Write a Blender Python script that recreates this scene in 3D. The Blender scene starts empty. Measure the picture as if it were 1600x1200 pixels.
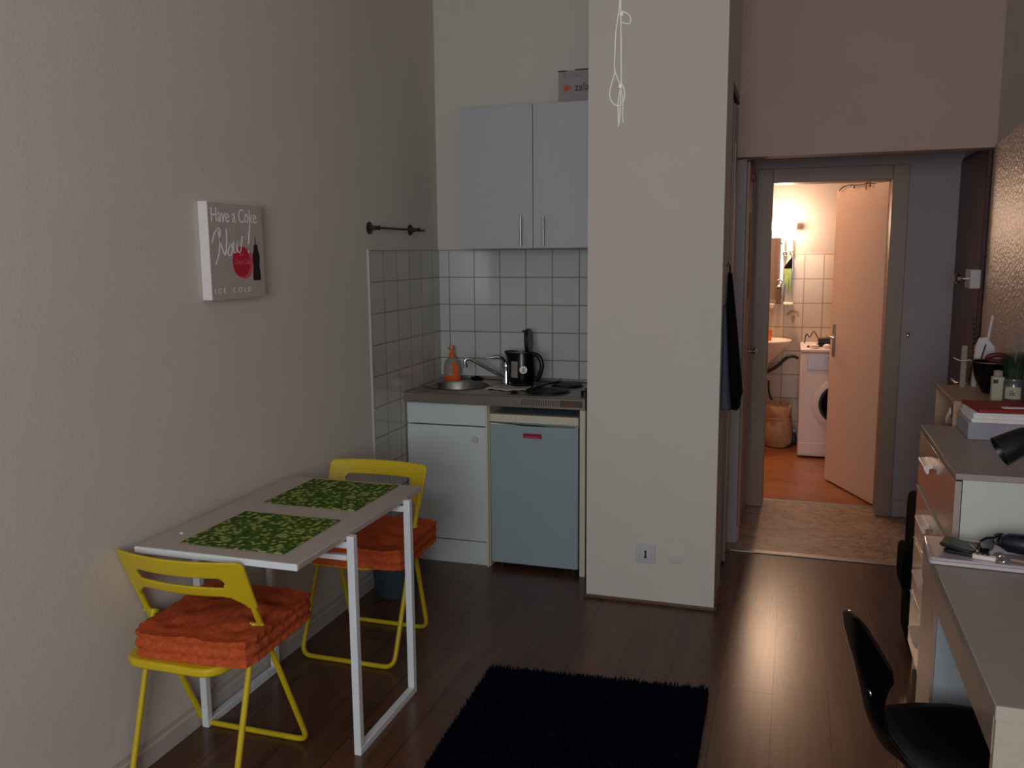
import bpy, bmesh, math, random
from mathutils import Vector, Matrix, noise as mnoise
random.seed(7)
S = bpy.context.scene
C = S.collection
PI = math.pi
R = math.radians

def hexc(h, a=1.0):
    h = h.lstrip('#')
    o = []
    for i in (0, 2, 4):
        c = int(h[i:i+2], 16)/255
        o.append(c/12.92 if c <= .04045 else ((c+.055)/1.055)**2.4)
    return (o[0], o[1], o[2], a)

# ------------------------------------------------------------------ camera
RX = (0.95208062, 0.30572779, -0.00854508)      # camera right in the room
RD = (0.03723278, -0.14358901, -0.98893676)     # camera down
RF = (-0.30357243, 0.94122937, -0.1480914)      # camera forward
cd = bpy.data.cameras.new('camera')
cam = bpy.data.objects.new('camera', cd)
C.objects.link(cam)
cd.sensor_width = 36
cd.lens = 1370/1600*36
cd.clip_start = .05
cam.matrix_world = Matrix(((RX[0], -RD[0], -RF[0], 0), (RX[1], -RD[1], -RF[1], 0), (RX[2], -RD[2], -RF[2], 1.60), (0, 0, 0, 1)))
S.camera = cam

# ------------------------------------------------------------------ world, lights, exposure
w = bpy.data.worlds.new('world'); S.world = w; w.use_nodes = True
w.node_tree.nodes['Background'].inputs[0].default_value = hexc('8d93a0')
w.node_tree.nodes['Background'].inputs[1].default_value = 0.02
S.view_settings.view_transform = 'Standard'
S.view_settings.look = 'None'
S.view_settings.gamma = 1
S.view_settings.use_curve_mapping = False
S.view_settings.exposure = 0.0

def area(name, loc, direction, sx, sy, power, col, spread=180):
    l = bpy.data.lights.new(name, 'AREA'); l.shape = 'RECTANGLE'; l.size = sx; l.size_y = sy
    l.energy = power; l.color = col; l.spread = R(spread)
    o = bpy.data.objects.new(name, l); C.objects.link(o); o.location = loc
    o.rotation_euler = Vector(direction).to_track_quat('-Z', 'Z').to_euler()
    return o
# dusk daylight entering by the window in the wall behind the camera
area('window_daylight', (-0.15, -1.93, 1.75), (-0.08, 1, -0.10), 1.5, 1.5, 70, (.93, 1.0, 1.06))
# warm tube above the bathroom mirror
def point(name, loc, power, col, r):
    l = bpy.data.lights.new(name, 'POINT'); l.energy = power; l.color = col; l.shadow_soft_size = r
    o = bpy.data.objects.new(name, l); C.objects.link(o); o.location = loc
    return o
point('mirror_lamp_light', (-0.12, 7.40, 1.80), 26, (1, .66, .44), .05)
point('bath_fill_light', (-0.42, 6.55, 2.44), 16, (1, .62, .40), .09)  # added fill light, source out of view, to brighten the open bathroom door

# ------------------------------------------------------------------ materials
MATS = {}
def newmat(name):
    m = bpy.data.materials.new(name); m.use_nodes = True
    nt = m.node_tree; b = nt.nodes['Principled BSDF']
    MATS[name] = m
    return m, nt, b
def nd(nt, t, **k):
    n = nt.nodes.new(t)
    for a, v in k.items():
        if a.startswith('i_'): n.inputs[int(a[2:])].default_value = v
        else: setattr(n, a, v)
    return n
def ramp(nt, fac, c0, c1, p0=.3, p1=.7):
    r = nt.nodes.new('ShaderNodeValToRGB')
    r.color_ramp.elements[0].position = p0; r.color_ramp.elements[0].color = c0
    r.color_ramp.elements[1].position = p1; r.color_ramp.elements[1].color = c1
    nt.links.new(fac, r.inputs[0]); return r.outputs[0]
def mul(c, k): return (min(1, c[0]*k), min(1, c[1]*k), min(1, c[2]*k), 1)

def mat(name, col, rough=.5, metal=0, var=.06, scale=30, bump=0, bscale=200, spec=.5, coat=0, stretch=(1, 1, 1), trans=0, alpha=1):
    """plain surface with slight procedural mottling and grain"""
    m, nt, b = newmat(name)
    c = hexc(col) if isinstance(col, str) else col
    tc = nd(nt, 'ShaderNodeTexCoord'); mp = nd(nt, 'ShaderNodeMapping'); mp.inputs['Scale'].default_value = stretch
    nt.links.new(tc.outputs['Object'], mp.inputs[0])
    n = nd(nt, 'ShaderNodeTexNoise'); n.inputs['Scale'].default_value = scale; n.inputs['Detail'].default_value = 4
    nt.links.new(mp.outputs[0], n.inputs['Vector'])
    nt.links.new(ramp(nt, n.outputs['Fac'], mul(c, 1-var), mul(c, 1+var)), b.inputs['Base Color'])
    b.inputs['Roughness'].default_value = rough; b.inputs['Metallic'].default_value = metal
    b.inputs['Specular IOR Level'].default_value = spec
    b.inputs['Coat Weight'].default_value = coat; b.inputs['Coat Roughness'].default_value = .1
    b.inputs['Transmission Weight'].default_value = trans
    b.inputs['Alpha'].default_value = alpha
    if bump:
        n2 = nd(nt, 'ShaderNodeTexNoise'); n2.inputs['Scale'].default_value = bscale; n2.inputs['Detail'].default_value = 3
        nt.links.new(mp.outputs[0], n2.inputs['Vector'])
        bp = nd(nt, 'ShaderNodeBump'); bp.inputs['Strength'].default_value = bump; bp.inputs['Distance'].default_value = .01
        nt.links.new(n2.outputs['Fac'], bp.inputs['Height']); nt.links.new(bp.outputs[0], b.inputs['Normal'])
    return m

def brickmat(name, c1, c2, cm, bw, bh, mortar, ax, off, rough=.2, bump=.3, offset=0.0, grain=None, bias=0, msm=.1):
    """tiles or planks; ax = the two room axes that run along and across the rows"""
    m, nt, b = newmat(name)
    g = nd(nt, 'ShaderNodeNewGeometry'); sp = nd(nt, 'ShaderNodeSeparateXYZ'); cb = nd(nt, 'ShaderNodeCombineXYZ')
    nt.links.new(g.outputs['Position'], sp.inputs[0])
    for i, a in enumerate(ax):
        ad = nd(nt, 'ShaderNodeMath', operation='ADD'); ad.inputs[1].default_value = off[i]+50*((bw, bh)[i])*2
        nt.links.new(sp.outputs['XYZ'.index(a)], ad.inputs[0]); nt.links.new(ad.outputs[0], cb.inputs[i])
    br = nd(nt, 'ShaderNodeTexBrick'); br.offset = offset; br.offset_frequency = 2; br.squash = 1
    br.inputs['Scale'].default_value = 1; br.inputs['Brick Width'].default_value = bw; br.inputs['Row Height'].default_value = bh
    br.inputs['Mortar Size'].default_value = mortar; br.inputs['Mortar Smooth'].default_value = msm; br.inputs['Bias'].default_value = bias
    br.inputs['Color1'].default_value = c1; br.inputs['Color2'].default_value = c2; br.inputs['Mortar'].default_value = cm
    nt.links.new(cb.outputs[0], br.inputs['Vector'])
    out = br.outputs['Color']
    if grain:
        mp = nd(nt, 'ShaderNodeMapping'); mp.inputs['Scale'].default_value = grain
        nt.links.new(cb.outputs[0], mp.inputs[0])
        n = nd(nt, 'ShaderNodeTexNoise'); n.inputs['Scale'].default_value = 1; n.inputs['Detail'].default_value = 6; n.inputs['Distortion'].default_value = .6
        nt.links.new(mp.outputs[0], n.inputs['Vector'])
        mx = nd(nt, 'ShaderNodeMix', data_type='RGBA', blend_type='MULTIPLY'); mx.inputs['Factor'].default_value = 1
        nt.links.new(out, mx.inputs['A']); nt.links.new(ramp(nt, n.outputs['Fac'], (.72, .7, .68, 1), (1.15, 1.15, 1.15, 1)), mx.inputs['B'])
        out = mx.outputs['Result']
    nt.links.new(out, b.inputs['Base Color'])
    b.inputs['Roughness'].default_value = rough
    bp = nd(nt, 'ShaderNodeBump', invert=True); bp.inputs['Strength'].default_value = bump; bp.inputs['Distance'].default_value = .002
    nt.links.new(br.outputs['Fac'], bp.inputs['Height']); nt.links.new(bp.outputs[0], b.inputs['Normal'])
    return m

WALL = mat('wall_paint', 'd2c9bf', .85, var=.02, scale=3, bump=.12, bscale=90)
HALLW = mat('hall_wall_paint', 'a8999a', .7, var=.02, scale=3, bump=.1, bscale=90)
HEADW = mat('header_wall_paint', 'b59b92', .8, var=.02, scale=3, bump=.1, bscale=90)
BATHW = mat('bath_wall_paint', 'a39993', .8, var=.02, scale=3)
CEIL = mat('ceiling_paint', 'd8d0c8', .9, var=.02, scale=3)
RWALL = mat('textured_gloss_wall', 'b59e97', .36, var=.03, scale=6, bump=.55, bscale=60, spec=.7)
FLOOR = brickmat('laminate_floor', hexc('603f2f'), hexc('553728'), hexc('22140f'), 1.29, .192, .0014, 'YX', (-.555, .024), rough=.27, bump=.25, offset=.37, grain=(1.5, 22, 1))
BATHF = brickmat('bath_laminate', hexc('a86a40'), hexc('96592f'), hexc('6d4020'), 1.2, .095, .001, 'XY', (0, 0), rough=.3, bump=.1, offset=.37, grain=(3, 30, 1))
KT_B = brickmat('kitchen_tiles_back', hexc('c2c4c0'), hexc('b9bbb8'), hexc('7f7468'), .149, .150, .0035, 'XZ', (-.0 + 1.692-.149*11, -1.617+.15*11), rough=.12, bump=.6, msm=.5)
KT_L = brickmat('kitchen_tiles_left', hexc('bdb8b2'), hexc('b4b0aa'), hexc('83766a'), .150, .150, .0035, 'YZ', (-3.731+.15*25, -1.617+.15*11), rough=.12, bump=.6, msm=.5)
BT = brickmat('bath_tiles', hexc('b8a896'), hexc('b0a08e'), hexc('86725e'), .1495, .198, .004, 'XZ', (-.066, -1.566+.198*8), rough=.2, bump=.4)
WHITE = mat('white_lacquer', 'd9dad6', .35, var=.02)
WHITEM = mat('white_metal', 'dfe2e6', .38, var=.02)
CREAM = mat('cream_panel', 'cfc9b2', .5, var=.03)
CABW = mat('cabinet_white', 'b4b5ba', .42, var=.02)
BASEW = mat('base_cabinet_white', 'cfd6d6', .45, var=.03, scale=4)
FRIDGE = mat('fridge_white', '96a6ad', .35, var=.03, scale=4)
STEEL = mat('brushed_steel', '9a948c', .33, metal=.85, var=.12, scale=20, stretch=(1, 12, 12))
BOWL = mat('steel_basin', 'a5a5a2', .22, metal=1, var=.08, scale=14)
CHROME = mat('chrome', 'd8dce0', .08, metal=1, var=.02)
NICKEL = mat('satin_nickel', 'a9a9a8', .28, metal=1, var=.04)
IRON = mat('dark_iron', '3a3836', .45, metal=.5, var=.1)
BLACK = mat('black_plastic', '0b0b0f', .35, var=.1)
BLACKG = mat('black_gloss_plastic', '06060a', .22, var=.1, spec=.35)
BLACKF = mat('black_fabric', '08080c', .9, var=.25, scale=80, spec=.1)
HOB = mat('hotplate_iron', '14151a', .5, metal=.3, var=.2)
YELLOW = mat('yellow_paint', 'cdb31c', .38, var=.04)
ORANGE = mat('orange_cotton', 'bd5530', .95, var=.2, scale=70, bump=.25, bscale=300, spec=.1)
TTOP = mat('table_top_laminate', 'b9aaa2', .42, var=.03)
RUGB = mat('rug_backing', '05060c', 1, var=.2, spec=.05)
RUGP = mat('rug_pile_yarn', '0a0e1b', 1, var=.4, scale=60, spec=.03)
SKIRT = mat('skirting_white', 'bdb3ab', .5, var=.02)
BROWNT = mat('brown_floor_trim', '5b3b2d', .45, var=.1, stretch=(3, 30, 30))
ALU = mat('aluminium_strip', '9f958c', .4, metal=.7, var=.05)
FRAME = mat('door_frame_paint', '967a68', .45, var=.03)
DOORP = mat('bath_door_paint', 'f2d6c2', .45, var=.03, scale=60)
DOOR2 = mat('hall_door_paint', '8f8180', .4, var=.03)
RED = mat('oxblood_door', '4a1a20', .36, var=.1, scale=12)
REDD = mat('oxblood_jamb', '2a0c10', .5, var=.1)
CANV = mat('canvas_grey_print', 'b9aaa2', .9, var=.03)
CANVS = mat('canvas_white_edge', 'e4dcdc', .9, var=.02)
PRW = mat('print_white', 'f3eeee', .9, var=.02)
PRR = mat('print_red', 'c51d3a', .9, var=.03)
PRP = mat('print_pink', 'd9636f', .9, var=.03)
PRB = mat('print_bottle_brown', '260e0e', .9, var=.1)
CARD = mat('card_white', '9c9092', .8, var=.03)
CARDD = mat('card_dark_edge', '4f4b40', .8, var=.05)
INKD = mat('ink_dark', '43363c', .8, var=.05)
INKG = mat('ink_faded', '887b7d', .8, var=.05)
INKO = mat('ink_orange', 'c2562c', .8, var=.05)
SOAP = mat('orange_soap', 'e0601c', .25, var=.05)
CLEARP = mat('clear_plastic', 'c9bdb5', .15, var=.02, trans=.6)
CLOTH = mat('cloth_cream', 'b9b8a6', .95, var=.08, scale=60)
WOOD = mat('shelf_wood', 'a9896f', .45, var=.08, scale=8, stretch=(1, 6, 6))
CHESTW = mat('chest_white', 'c9c9bf', .25, var=.01)
CHESTG = mat('chest_gloss_front', 'a8988f', .16, var=.01, coat=.3)
DESKT = mat('desk_top_laminate', '9d8f88', .4, var=.04, scale=20)
DESKE = mat('desk_edge_gloss', 'a08a80', .2, var=.02)
DESKS = mat('desk_side_white', 'aab0b6', .5, var=.02)
DESKN = mat('desk_near_panel', 'b5aa9b', .5, var=.03)
HAND = mat('handle_satin_white', 'e6d8cc', .22, var=.02)
PAPER = mat('paper_white', '9d9aa6', .7, var=.04, scale=10)
REDP = mat('red_paper', '8c1622', .6, var=.06)
GRASS = mat('grass_green', '26371a', .7, var=.35, scale=50)
GLASS = mat('jar_glass', '8a8c8c', .08, var=.02, trans=.75)
LABEL = mat('paper_label', 'aaa38e', .7, var=.06)
PLW = mat('white_plastic', 'c3bbbd', .4, var=.02)
SOCK = mat('socket_white', 'c3c1c6', .4, var=.01)
JEANS = mat('blue_grey_cloth', '4c5060', .95, var=.12, scale=60, spec=.1)
WARD = mat('wardrobe_door', '8d7f7c', .35, var=.03)
WARDE = mat('wardrobe_edge_blue', 'a3adbb', .35, var=.03)
WARDO = mat('wardrobe_painted_reflection', 'b58a68', .35, var=.06)  # orange colour stands in for bathroom light reflected on the wardrobe
CERAM = mat('ceramic_white', 'f0e4d8', .12, var=.01)
WM = mat('washer_enamel', 'e9dad6', .3, var=.01)
WMP = mat('washer_panel_silver', 'b9b2b8', .28, metal=.3, var=.03)
BAGP = mat('bag_plastic', 'b4906f', .45, var=.12, scale=14, bump=.5, bscale=24)
DECAL = mat('decal_brown', 'a08260', .5, var=.15, scale=40)
TEAL = mat('bottle_teal', '203438', .4, var=.1)
BUCKET = mat('bucket_slate', '38464c', .5, var=.06)
GREEN = mat('green_reflection', '8fae6a', .8, var=.15)  # tint of the green reflection in the bathroom mirror
MIRR = mat('mirror_glass', 'e8e4dc', .03, metal=1, var=.01)
CORD = mat('cord_white', 'e3ddd6', .8, var=.05)
BEIGEB = mat('beige_stick', '8d7a6c', .6, var=.06)
BLUEC = mat('navy_case', '0c0f22', .35, var=.1)
GRILL = mat('grille_brown', '5a4538', .5, metal=.3, var=.1)

# placemat weave: procedural squares in two greens and yellow
def matweave():
    m, nt, b = newmat('woven_green_mat'); b.inputs['Specular IOR Level'].default_value = .2
    tc = nd(nt, 'ShaderNodeTexCoord')
    v = nd(nt, 'ShaderNodeTexVoronoi', distance='CHEBYCHEV'); v.inputs['Scale'].default_value = 74; v.inputs['Randomness'].default_value = .6
    nt.links.new(tc.outputs['Object'], v.inputs['Vector'])
    sp = nd(nt, 'ShaderNodeSeparateColor'); nt.links.new(v.outputs['Color'], sp.inputs[0])
    r = nt.nodes.new('ShaderNodeValToRGB'); r.color_ramp.interpolation = 'CONSTANT'
    e = r.color_ramp.elements; e[0].position = 0; e[0].color = hexc('46651f'); e[1].position = .42; e[1].color = hexc('688232')
    for p, c in ((.60, 'a9ac60'), (.86, '3c5520')):
        q = e.new(p); q.color = hexc(c)
    nt.links.new(sp.outputs[0], r.inputs[0])
    r2 = ramp(nt, v.outputs['Distance'], (1, 1, 1, 1), (.35, .42, .2, 1), .35, .5)
    mx = nd(nt, 'ShaderNodeMix', data_type='RGBA', blend_type='MULTIPLY'); mx.inputs['Factor'].default_value = 1
    nt.links.new(r.outputs[0], mx.inputs['A']); nt.links.new(r2, mx.inputs['B'])
    nt.links.new(mx.outputs['Result'], b.inputs['Base Color']); b.inputs['Roughness'].default_value = .8
    return m
WEAVE = matweave()

def marble():
    m, nt, b = newmat('marble_floor')
    g = nd(nt, 'ShaderNodeNewGeometry')
    mp = nd(nt, 'ShaderNodeMapping'); mp.inputs['Scale'].default_value = (2.2, 5, 1); mp.inputs['Rotation'].default_value = (0, 0, .2)
    nt.links.new(g.outputs['Position'], mp.inputs[0])
    n = nd(nt, 'ShaderNodeTexNoise'); n.inputs['Scale'].default_value = 2.2; n.inputs['Detail'].default_value = 9; n.inputs['Distortion'].default_value = 1.6; n.inputs['Roughness'].default_value = .62
    nt.links.new(mp.outputs[0], n.inputs['Vector'])
    r = nt.nodes.new('ShaderNodeValToRGB'); e = r.color_ramp.elements
    e[0].position = .3; e[0].color = hexc('b79c88'); e[1].position = .7; e[1].color = hexc('b09582')
    for p, c in ((.44, 'ae9482'), (.49, '76604f'), (.53, 'b49a88')): q = e.new(p); q.color = hexc(c)
    nt.links.new(n.outputs['Fac'], r.inputs[0])
    # joints of the slabs
    br = nd(nt, 'ShaderNodeTexBrick'); br.offset = 0; br.inputs['Scale'].default_value = 1
    br.inputs['Brick Width'].default_value = .62; br.inputs['Row Height'].default_value = .62; br.inputs['Mortar Size'].default_value = .0015
    br.inputs['Color1'].default_value = (1, 1, 1, 1); br.inputs['Color2'].default_value = (.93, .93, .93, 1); br.inputs['Mortar'].default_value = (.6, .55, .5, 1)
    m2 = nd(nt, 'ShaderNodeMapping'); m2.inputs['Location'].default_value = (12.4+.07, 12.4-.3, 0)
    nt.links.new(g.outputs['Position'], m2.inputs[0]); nt.links.new(m2.outputs[0], br.inputs['Vector'])
    mx = nd(nt, 'ShaderNodeMix', data_type='RGBA', blend_type='MULTIPLY'); mx.inputs['Factor'].default_value = 1
    nt.links.new(r.outputs[0], mx.inputs['A']); nt.links.new(br.outputs['Color'], mx.inputs['B'])
    nt.links.new(mx.outputs['Result'], b.inputs['Base Color']); b.inputs['Roughness'].default_value = .35
    return m
MARBLE = marble()

def emit(name, col, k):
    m, nt, b = newmat(name)
    b.inputs['Base Color'].default_value = hexc(col); b.inputs['Emission Color'].default_value = hexc(col); b.inputs['Emission Strength'].default_value = k
    return m
LAMPE = emit('lamp_glow', 'ffdcb8', 22)

# ------------------------------------------------------------------ mesh helpers
def BM(): return bmesh.new()
def box(bm, x0, x1, y0, y1, z0, z1, M=None):
    vs = [bm.verts.new(Vector(p)) for p in ((x0, y0, z0), (x1, y0, z0), (x1, y1, z0), (x0, y1, z0), (x0, y0, z1), (x1, y0, z1), (x1, y1, z1), (x0, y1, z1))]
    if M is not None:
        for v in vs: v.co = M @ v.co
    for f in ((3, 2, 1, 0), (4, 5, 6, 7), (0, 1, 5, 4), (1, 2, 6, 5), (2, 3, 7, 6), (3, 0, 4, 7)):
        bm.faces.new([vs[i] for i in f])
    return bm
def smooth_path(pts, n=6):
    pts = [Vector(p) for p in pts]
    if len(pts) < 3: return pts
    out = []
    P = [pts[0]*2-pts[1]]+pts+[pts[-1]*2-pts[-2]]
    for i in range(1, len(P)-2):
        for k in range(n):
            t = k/n
            a, b, c, d = P[i-1], P[i], P[i+1], P[i+2]
            out.append(.5*((2*b)+(c-a)*t+(2*a-5*b+4*c-d)*t*t+(3*b-a-3*c+d)*t*t*t))
    out.append(pts[-1]); return out
def round_path(pts, r=.04, n=5):
    """polyline with rounded corners"""
    pts = [Vector(p) for p in pts]; out = [pts[0]]
    for i in range(1, len(pts)-1):
        a, b, c = pts[i-1], pts[i], pts[i+1]
        p = b+(a-b).normalized()*r; q = b+(c-b).normalized()*r
        for k in range(n+1):
            t = k/n; out.append((1-t)**2*p+2*t*(1-t)*b+t*t*q)
    out.append(pts[-1]); return out
def tube(bm, pts, r, seg=10, closed=False, caps=True):
    pts = [Vector(p) for p in pts]; n = len(pts)
    rr = r if isinstance(r, (list, tuple)) else [r]*n
    rings = []; up = None
    for i, p in enumerate(pts):
        if closed: t = pts[(i+1) % n]-pts[i-1]
        else: t = (pts[min(i+1, n-1)]-pts[max(i-1, 0)])
        t.normalize()
        if up is None:
            up = Vector((0, 0, 1)) if abs(t.z) < .9 else Vector((1, 0, 0))
        a = (up-t*up.dot(t)).normalized(); up = a; b = t.cross(a)
        rings.append([bm.verts.new(p+(a*math.cos(k*2*PI/seg)+b*math.sin(k*2*PI/seg))*rr[i]) for k in range(seg)])
    m = n if closed else n-1
    for i in range(m):
        A, B = rings[i], rings[(i+1) % n]
        for k in range(seg): bm.faces.new((A[k], A[(k+1) % seg], B[(k+1) % seg], B[k]))
    if caps and not closed:
        bm.faces.new(rings[0][::-1]); bm.faces.new(rings[-1])
    return bm
def lathe(bm, prof, c=(0, 0, 0), seg=28, M=None, sx=1, sy=1):
    """profile of (radius, z) turned about the vertical through c"""
    c = Vector(c); rings = []
    for (r, z) in prof:
        if r < 1e-5:
            v = [bm.verts.new(Vector((0, 0, z)))]
        else:
            v = [bm.verts.new(Vector((r*sx*math.cos(k*2*PI/seg), r*sy*math.sin(k*2*PI/seg), z))) for k in range(seg)]
        rings.append(v)
    for v in [q for rg in rings for q in rg]:
        v.co = (M @ v.co if M is not None else v.co)+c
    for A, B in zip(rings, rings[1:]):
        for k in range(seg):
            a, a2, b, b2 = A[k % len(A)], A[(k+1) % len(A)], B[k % len(B)], B[(k+1) % len(B)]
            q = []
            for x in (a, a2, b2, b):
                if x not in q: q.append(x)
            if len(q) > 2: bm.faces.new(q)
    return bm
def prism(bm, outline, to3, d0, d1):
    """outline of (u, v) extruded between depths d0 and d1 by to3(u, v, d)"""
    A = [bm.verts.new(Vector(to3(u, v, d0))) for u, v in outline]; B = [bm.verts.new(Vector(to3(u, v, d1))) for u, v in outline]
    n = len(A)
    bm.faces.new(A[::-1]); bm.faces.new(B)
    for i in range(n): bm.faces.new((A[i], A[(i+1) % n], B[(i+1) % n], B[i]))
    return bm
def rrect(w, h, r, n=5, cx=0, cy=0):
    o = []
    for (sx, sy, a0) in ((1, 1, 0), (-1, 1, 90), (-1, -1, 180), (1, -1, 270)):
        for k in range(n+1):
            a = R(a0+90*k/n); o.append((cx+sx*(w/2-r)+r*math.cos(a), cy+sy*(h/2-r)+r*math.sin(a)))
    return o
def textbm(s, size, to3, u0, v0, sxx=1, shear=0, depth=.0006, align='LEFT', spacing=1):
    cu = bpy.data.curves.new('lettering', 'FONT'); cu.body = s; cu.size = size; cu.shear = shear; cu.space_character = spacing
    cu.align_x = align; cu.resolution_u = 3
    o = bpy.data.objects.new('lettering', cu); C.objects.link(o)
    bpy.context.view_layer.update()
    me = bpy.data.meshes.new_from_object(o.evaluated_get(bpy.context.evaluated_depsgraph_get()))
    bm = BM(); bm.from_mesh(me)
    bpy.data.objects.remove(o); bpy.data.curves.remove(cu); bpy.data.meshes.remove(me)
    r = bmesh.ops.extrude_face_region(bm, geom=bm.faces[:])
    ex = set(v for v in r['geom'] if isinstance(v, bmesh.types.BMVert))
    for v in bm.verts:
        v.co = Vector(to3(u0+v.co.x*sxx, v0+v.co.y, depth if v in ex else 0))
    return bm
def obj(name, bm, m, parent=None, smooth=True, bevel=0, bseg=2, label=None, sub=0, local=False, recalc=True):
    if recalc: bmesh.ops.recalc_face_normals(bm, faces=bm.faces[:])
    me = bpy.data.meshes.new(name)
    o = bpy.data.objects.new(name, me); C.objects.link(o)
    if parent is not None:
        o.parent = parent
        root = parent
        while root.parent: root = root.parent
        if not local:
            bmesh.ops.translate(bm, verts=bm.verts[:], vec=-Vector(root.location))
    bm.to_mesh(me); bm.free()
    me.materials.append(m)
    if smooth:
        for p in me.polygons: p.use_smooth = True
        try: me.set_sharp_from_angle(angle=R(38))
        except Exception: pass
    if bevel:
        md = o.modifiers.new('bevel', 'BEVEL'); md.width = bevel; md.segments = bseg; md.limit_method = 'ANGLE'; md.angle_limit = R(40)
    if sub:
        md = o.modifiers.new('subdiv', 'SUBSURF'); md.levels = sub; md.render_levels = sub
    if label: o['label'] = label
    return o
def tag(o, label, cat, group=None, kind=None):
    o['label'] = label; o['category'] = cat
    if group: o['group'] = group
    if kind: o['kind'] = kind
    return o
def thing(name, label, cat, loc, group=None):
    o = bpy.data.objects.new(name, None); C.objects.link(o); o.location = loc; o.empty_display_size = .05
    return tag(o, label, cat, group)
def struct(name, bm, m, parent=None, smooth=False, bevel=0):
    o = obj(name, bm, m, parent, smooth=smooth, bevel=bevel)
    if parent is None: o['kind'] = 'structure'
    return o
def bb(*a): return box(BM(), *a)

# ================================================================== STRUCTURE
LX = -1.907; BY = 4.59; RXW = .866
struct('floor', bb(-2.05, 1.2, -2.1, 4.70, -.06, 0), FLOOR)
struct('floor_hall', bb(-.40, 1.0, 4.70, 5.77, -.06, -.002), MARBLE)
struct('floor_bathroom', bb(-.95, 1.1, 5.77, 7.7, -.06, -.001), BATHF)
struct('trim_1', bb(-.285, RXW, 4.680, 4.722, 0, .007), ALU, bevel=.003)
struct('trim_2', bb(-.149, .516, 5.745, 5.775, -.002, .003), ALU)
struct('wall_left', bb(LX-.12, LX, -2.1, BY+.12, 0, 3.3), WALL)
struct('wall_back', bb(LX-.12, -.80, BY, BY+.11, 0, 3.3), WALL)
struct('wall_pillar', bb(-.881, -.296, 3.84, 4.18, 0, 3.3), WALL)
# wall over the wardrobe, then the beam above the passage
struct('wall_over_wardrobe', bb(-.88, -.300, 4.18, 4.70, 2.36, 3.3), WALL)
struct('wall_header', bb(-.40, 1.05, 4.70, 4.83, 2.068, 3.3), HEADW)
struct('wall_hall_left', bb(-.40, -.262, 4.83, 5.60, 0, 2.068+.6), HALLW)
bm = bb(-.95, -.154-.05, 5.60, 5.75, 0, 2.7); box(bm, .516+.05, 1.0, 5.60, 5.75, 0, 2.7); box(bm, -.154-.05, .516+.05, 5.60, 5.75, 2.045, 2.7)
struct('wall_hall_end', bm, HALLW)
struct('ceiling_hall', bb(-.40, 1.0, 4.83, 5.75, 2.64, 2.7), CEIL)
struct('ceiling', bb(-2.05, 1.2, -2.1, 4.83, 3.3, 3.36), CEIL)
# right wall: a textured lower part that leans out slightly towards the room, plain wall above
bm = BM(); prism(bm, [(.862, 4.70), (.808, 3.88), (.808, -2.1), (1.02, -2.1), (1.02, 4.70)], lambda u, v, d: (u, v, d), 0, 2.075)
struct('wall_right', bm, RWALL)
struct('wall_right_upper', bb(.870, 1.02, -2.1, 4.70, 2.075, 3.3), WALL)
bm = bb(.878, 1.02, 4.70, 4.80, 0, 2.64); box(bm, .878, 1.02, 4.80, 5.60, 2.10, 2.64)
struct('wall_hall_right', bm, WALL)
# bathroom
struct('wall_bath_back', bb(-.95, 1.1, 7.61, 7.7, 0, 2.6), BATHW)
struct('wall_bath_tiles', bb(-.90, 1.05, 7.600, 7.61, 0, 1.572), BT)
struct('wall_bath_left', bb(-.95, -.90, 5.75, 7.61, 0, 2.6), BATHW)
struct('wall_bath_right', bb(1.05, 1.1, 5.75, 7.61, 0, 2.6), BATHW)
struct('ceiling_bathroom', bb(-.95, 1.1, 5.75, 7.7, 2.6, 2.66), CEIL)
# tiles of the kitchen corner
struct('wall_tiles_back', bb(LX+.008, -.80, BY-.008, BY, .0, 1.617), KT_B)
struct('wall_tiles_left', bb(LX, LX+.008, 3.731, BY, .0, 1.617), KT_L)
struct('trim_3', bb(LX, LX+.012, 3.722, 3.731, .0, 1.621), SKIRT, bevel=.002)
# wall behind the camera with its window
bm = bb(-2.05, -.95, -2.1, -1.98, 0, 3.3); box(bm, .65, 1.02, -2.1, -1.98, 0, 3.3)
box(bm, -.95, .65, -2.1, -1.98, 0, .95); box(bm, -.95, .65, -2.1, -1.98, 2.55, 3.3)
struct('wall_front', bm, WALL)
wn = thing('window_1', 'window', 'window', (-.15, -2.04, .95)); del wn['category']; del wn['label']; wn['kind'] = 'structure'
bm = BM()
for a in ((-.95, .65, .95, 1.0), (-.95, .65, 2.50, 2.55), (-.95, -.9, 1.0, 2.5), (.60, .65, 1.0, 2.5), (-.175, -.125, 1.0, 2.5)):
    box(bm, a[0], a[1], -2.07, -2.01, a[2], a[3])
obj('window_frame', bm, WHITE, wn, smooth=False)
obj('window_pane', bb(-.9, .60, -2.045, -2.04, 1.0, 2.5), GLASS, wn, smooth=False)
# baseboards
def skirt(bm, y0, y1, h=.095):
    prism(bm, [(LX, 0), (LX+.016, 0), (LX+.016, h*.62), (LX+.011, h*.70), (LX+.011, h*.9), (LX+.004, h), (LX, h)], lambda u, v, d: (u, d, v), y0, y1)
bm = BM(); skirt(bm, -1.98, 3.722); struct('baseboard_left', bm, SKIRT)
bm = bb(-.888, -.29, 3.828, 3.84, 0, .016); box(bm, -.893, -.881, 3.84, 4.06, 0, .016); box(bm, -.296, -.284, 3.84, 4.18, 0, .016)
struct('baseboard_pillar', bm, BROWNT, bevel=.003)
struct('baseboard_hall_end', bb(.606, .866, 5.588, 5.60, 0, .10), HALLW, bevel=.002)
struct('baseboard_hall_left', bb(-.262, -.254, 4.84, 4.99, 0, .09), HALLW, bevel=.002)

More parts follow.
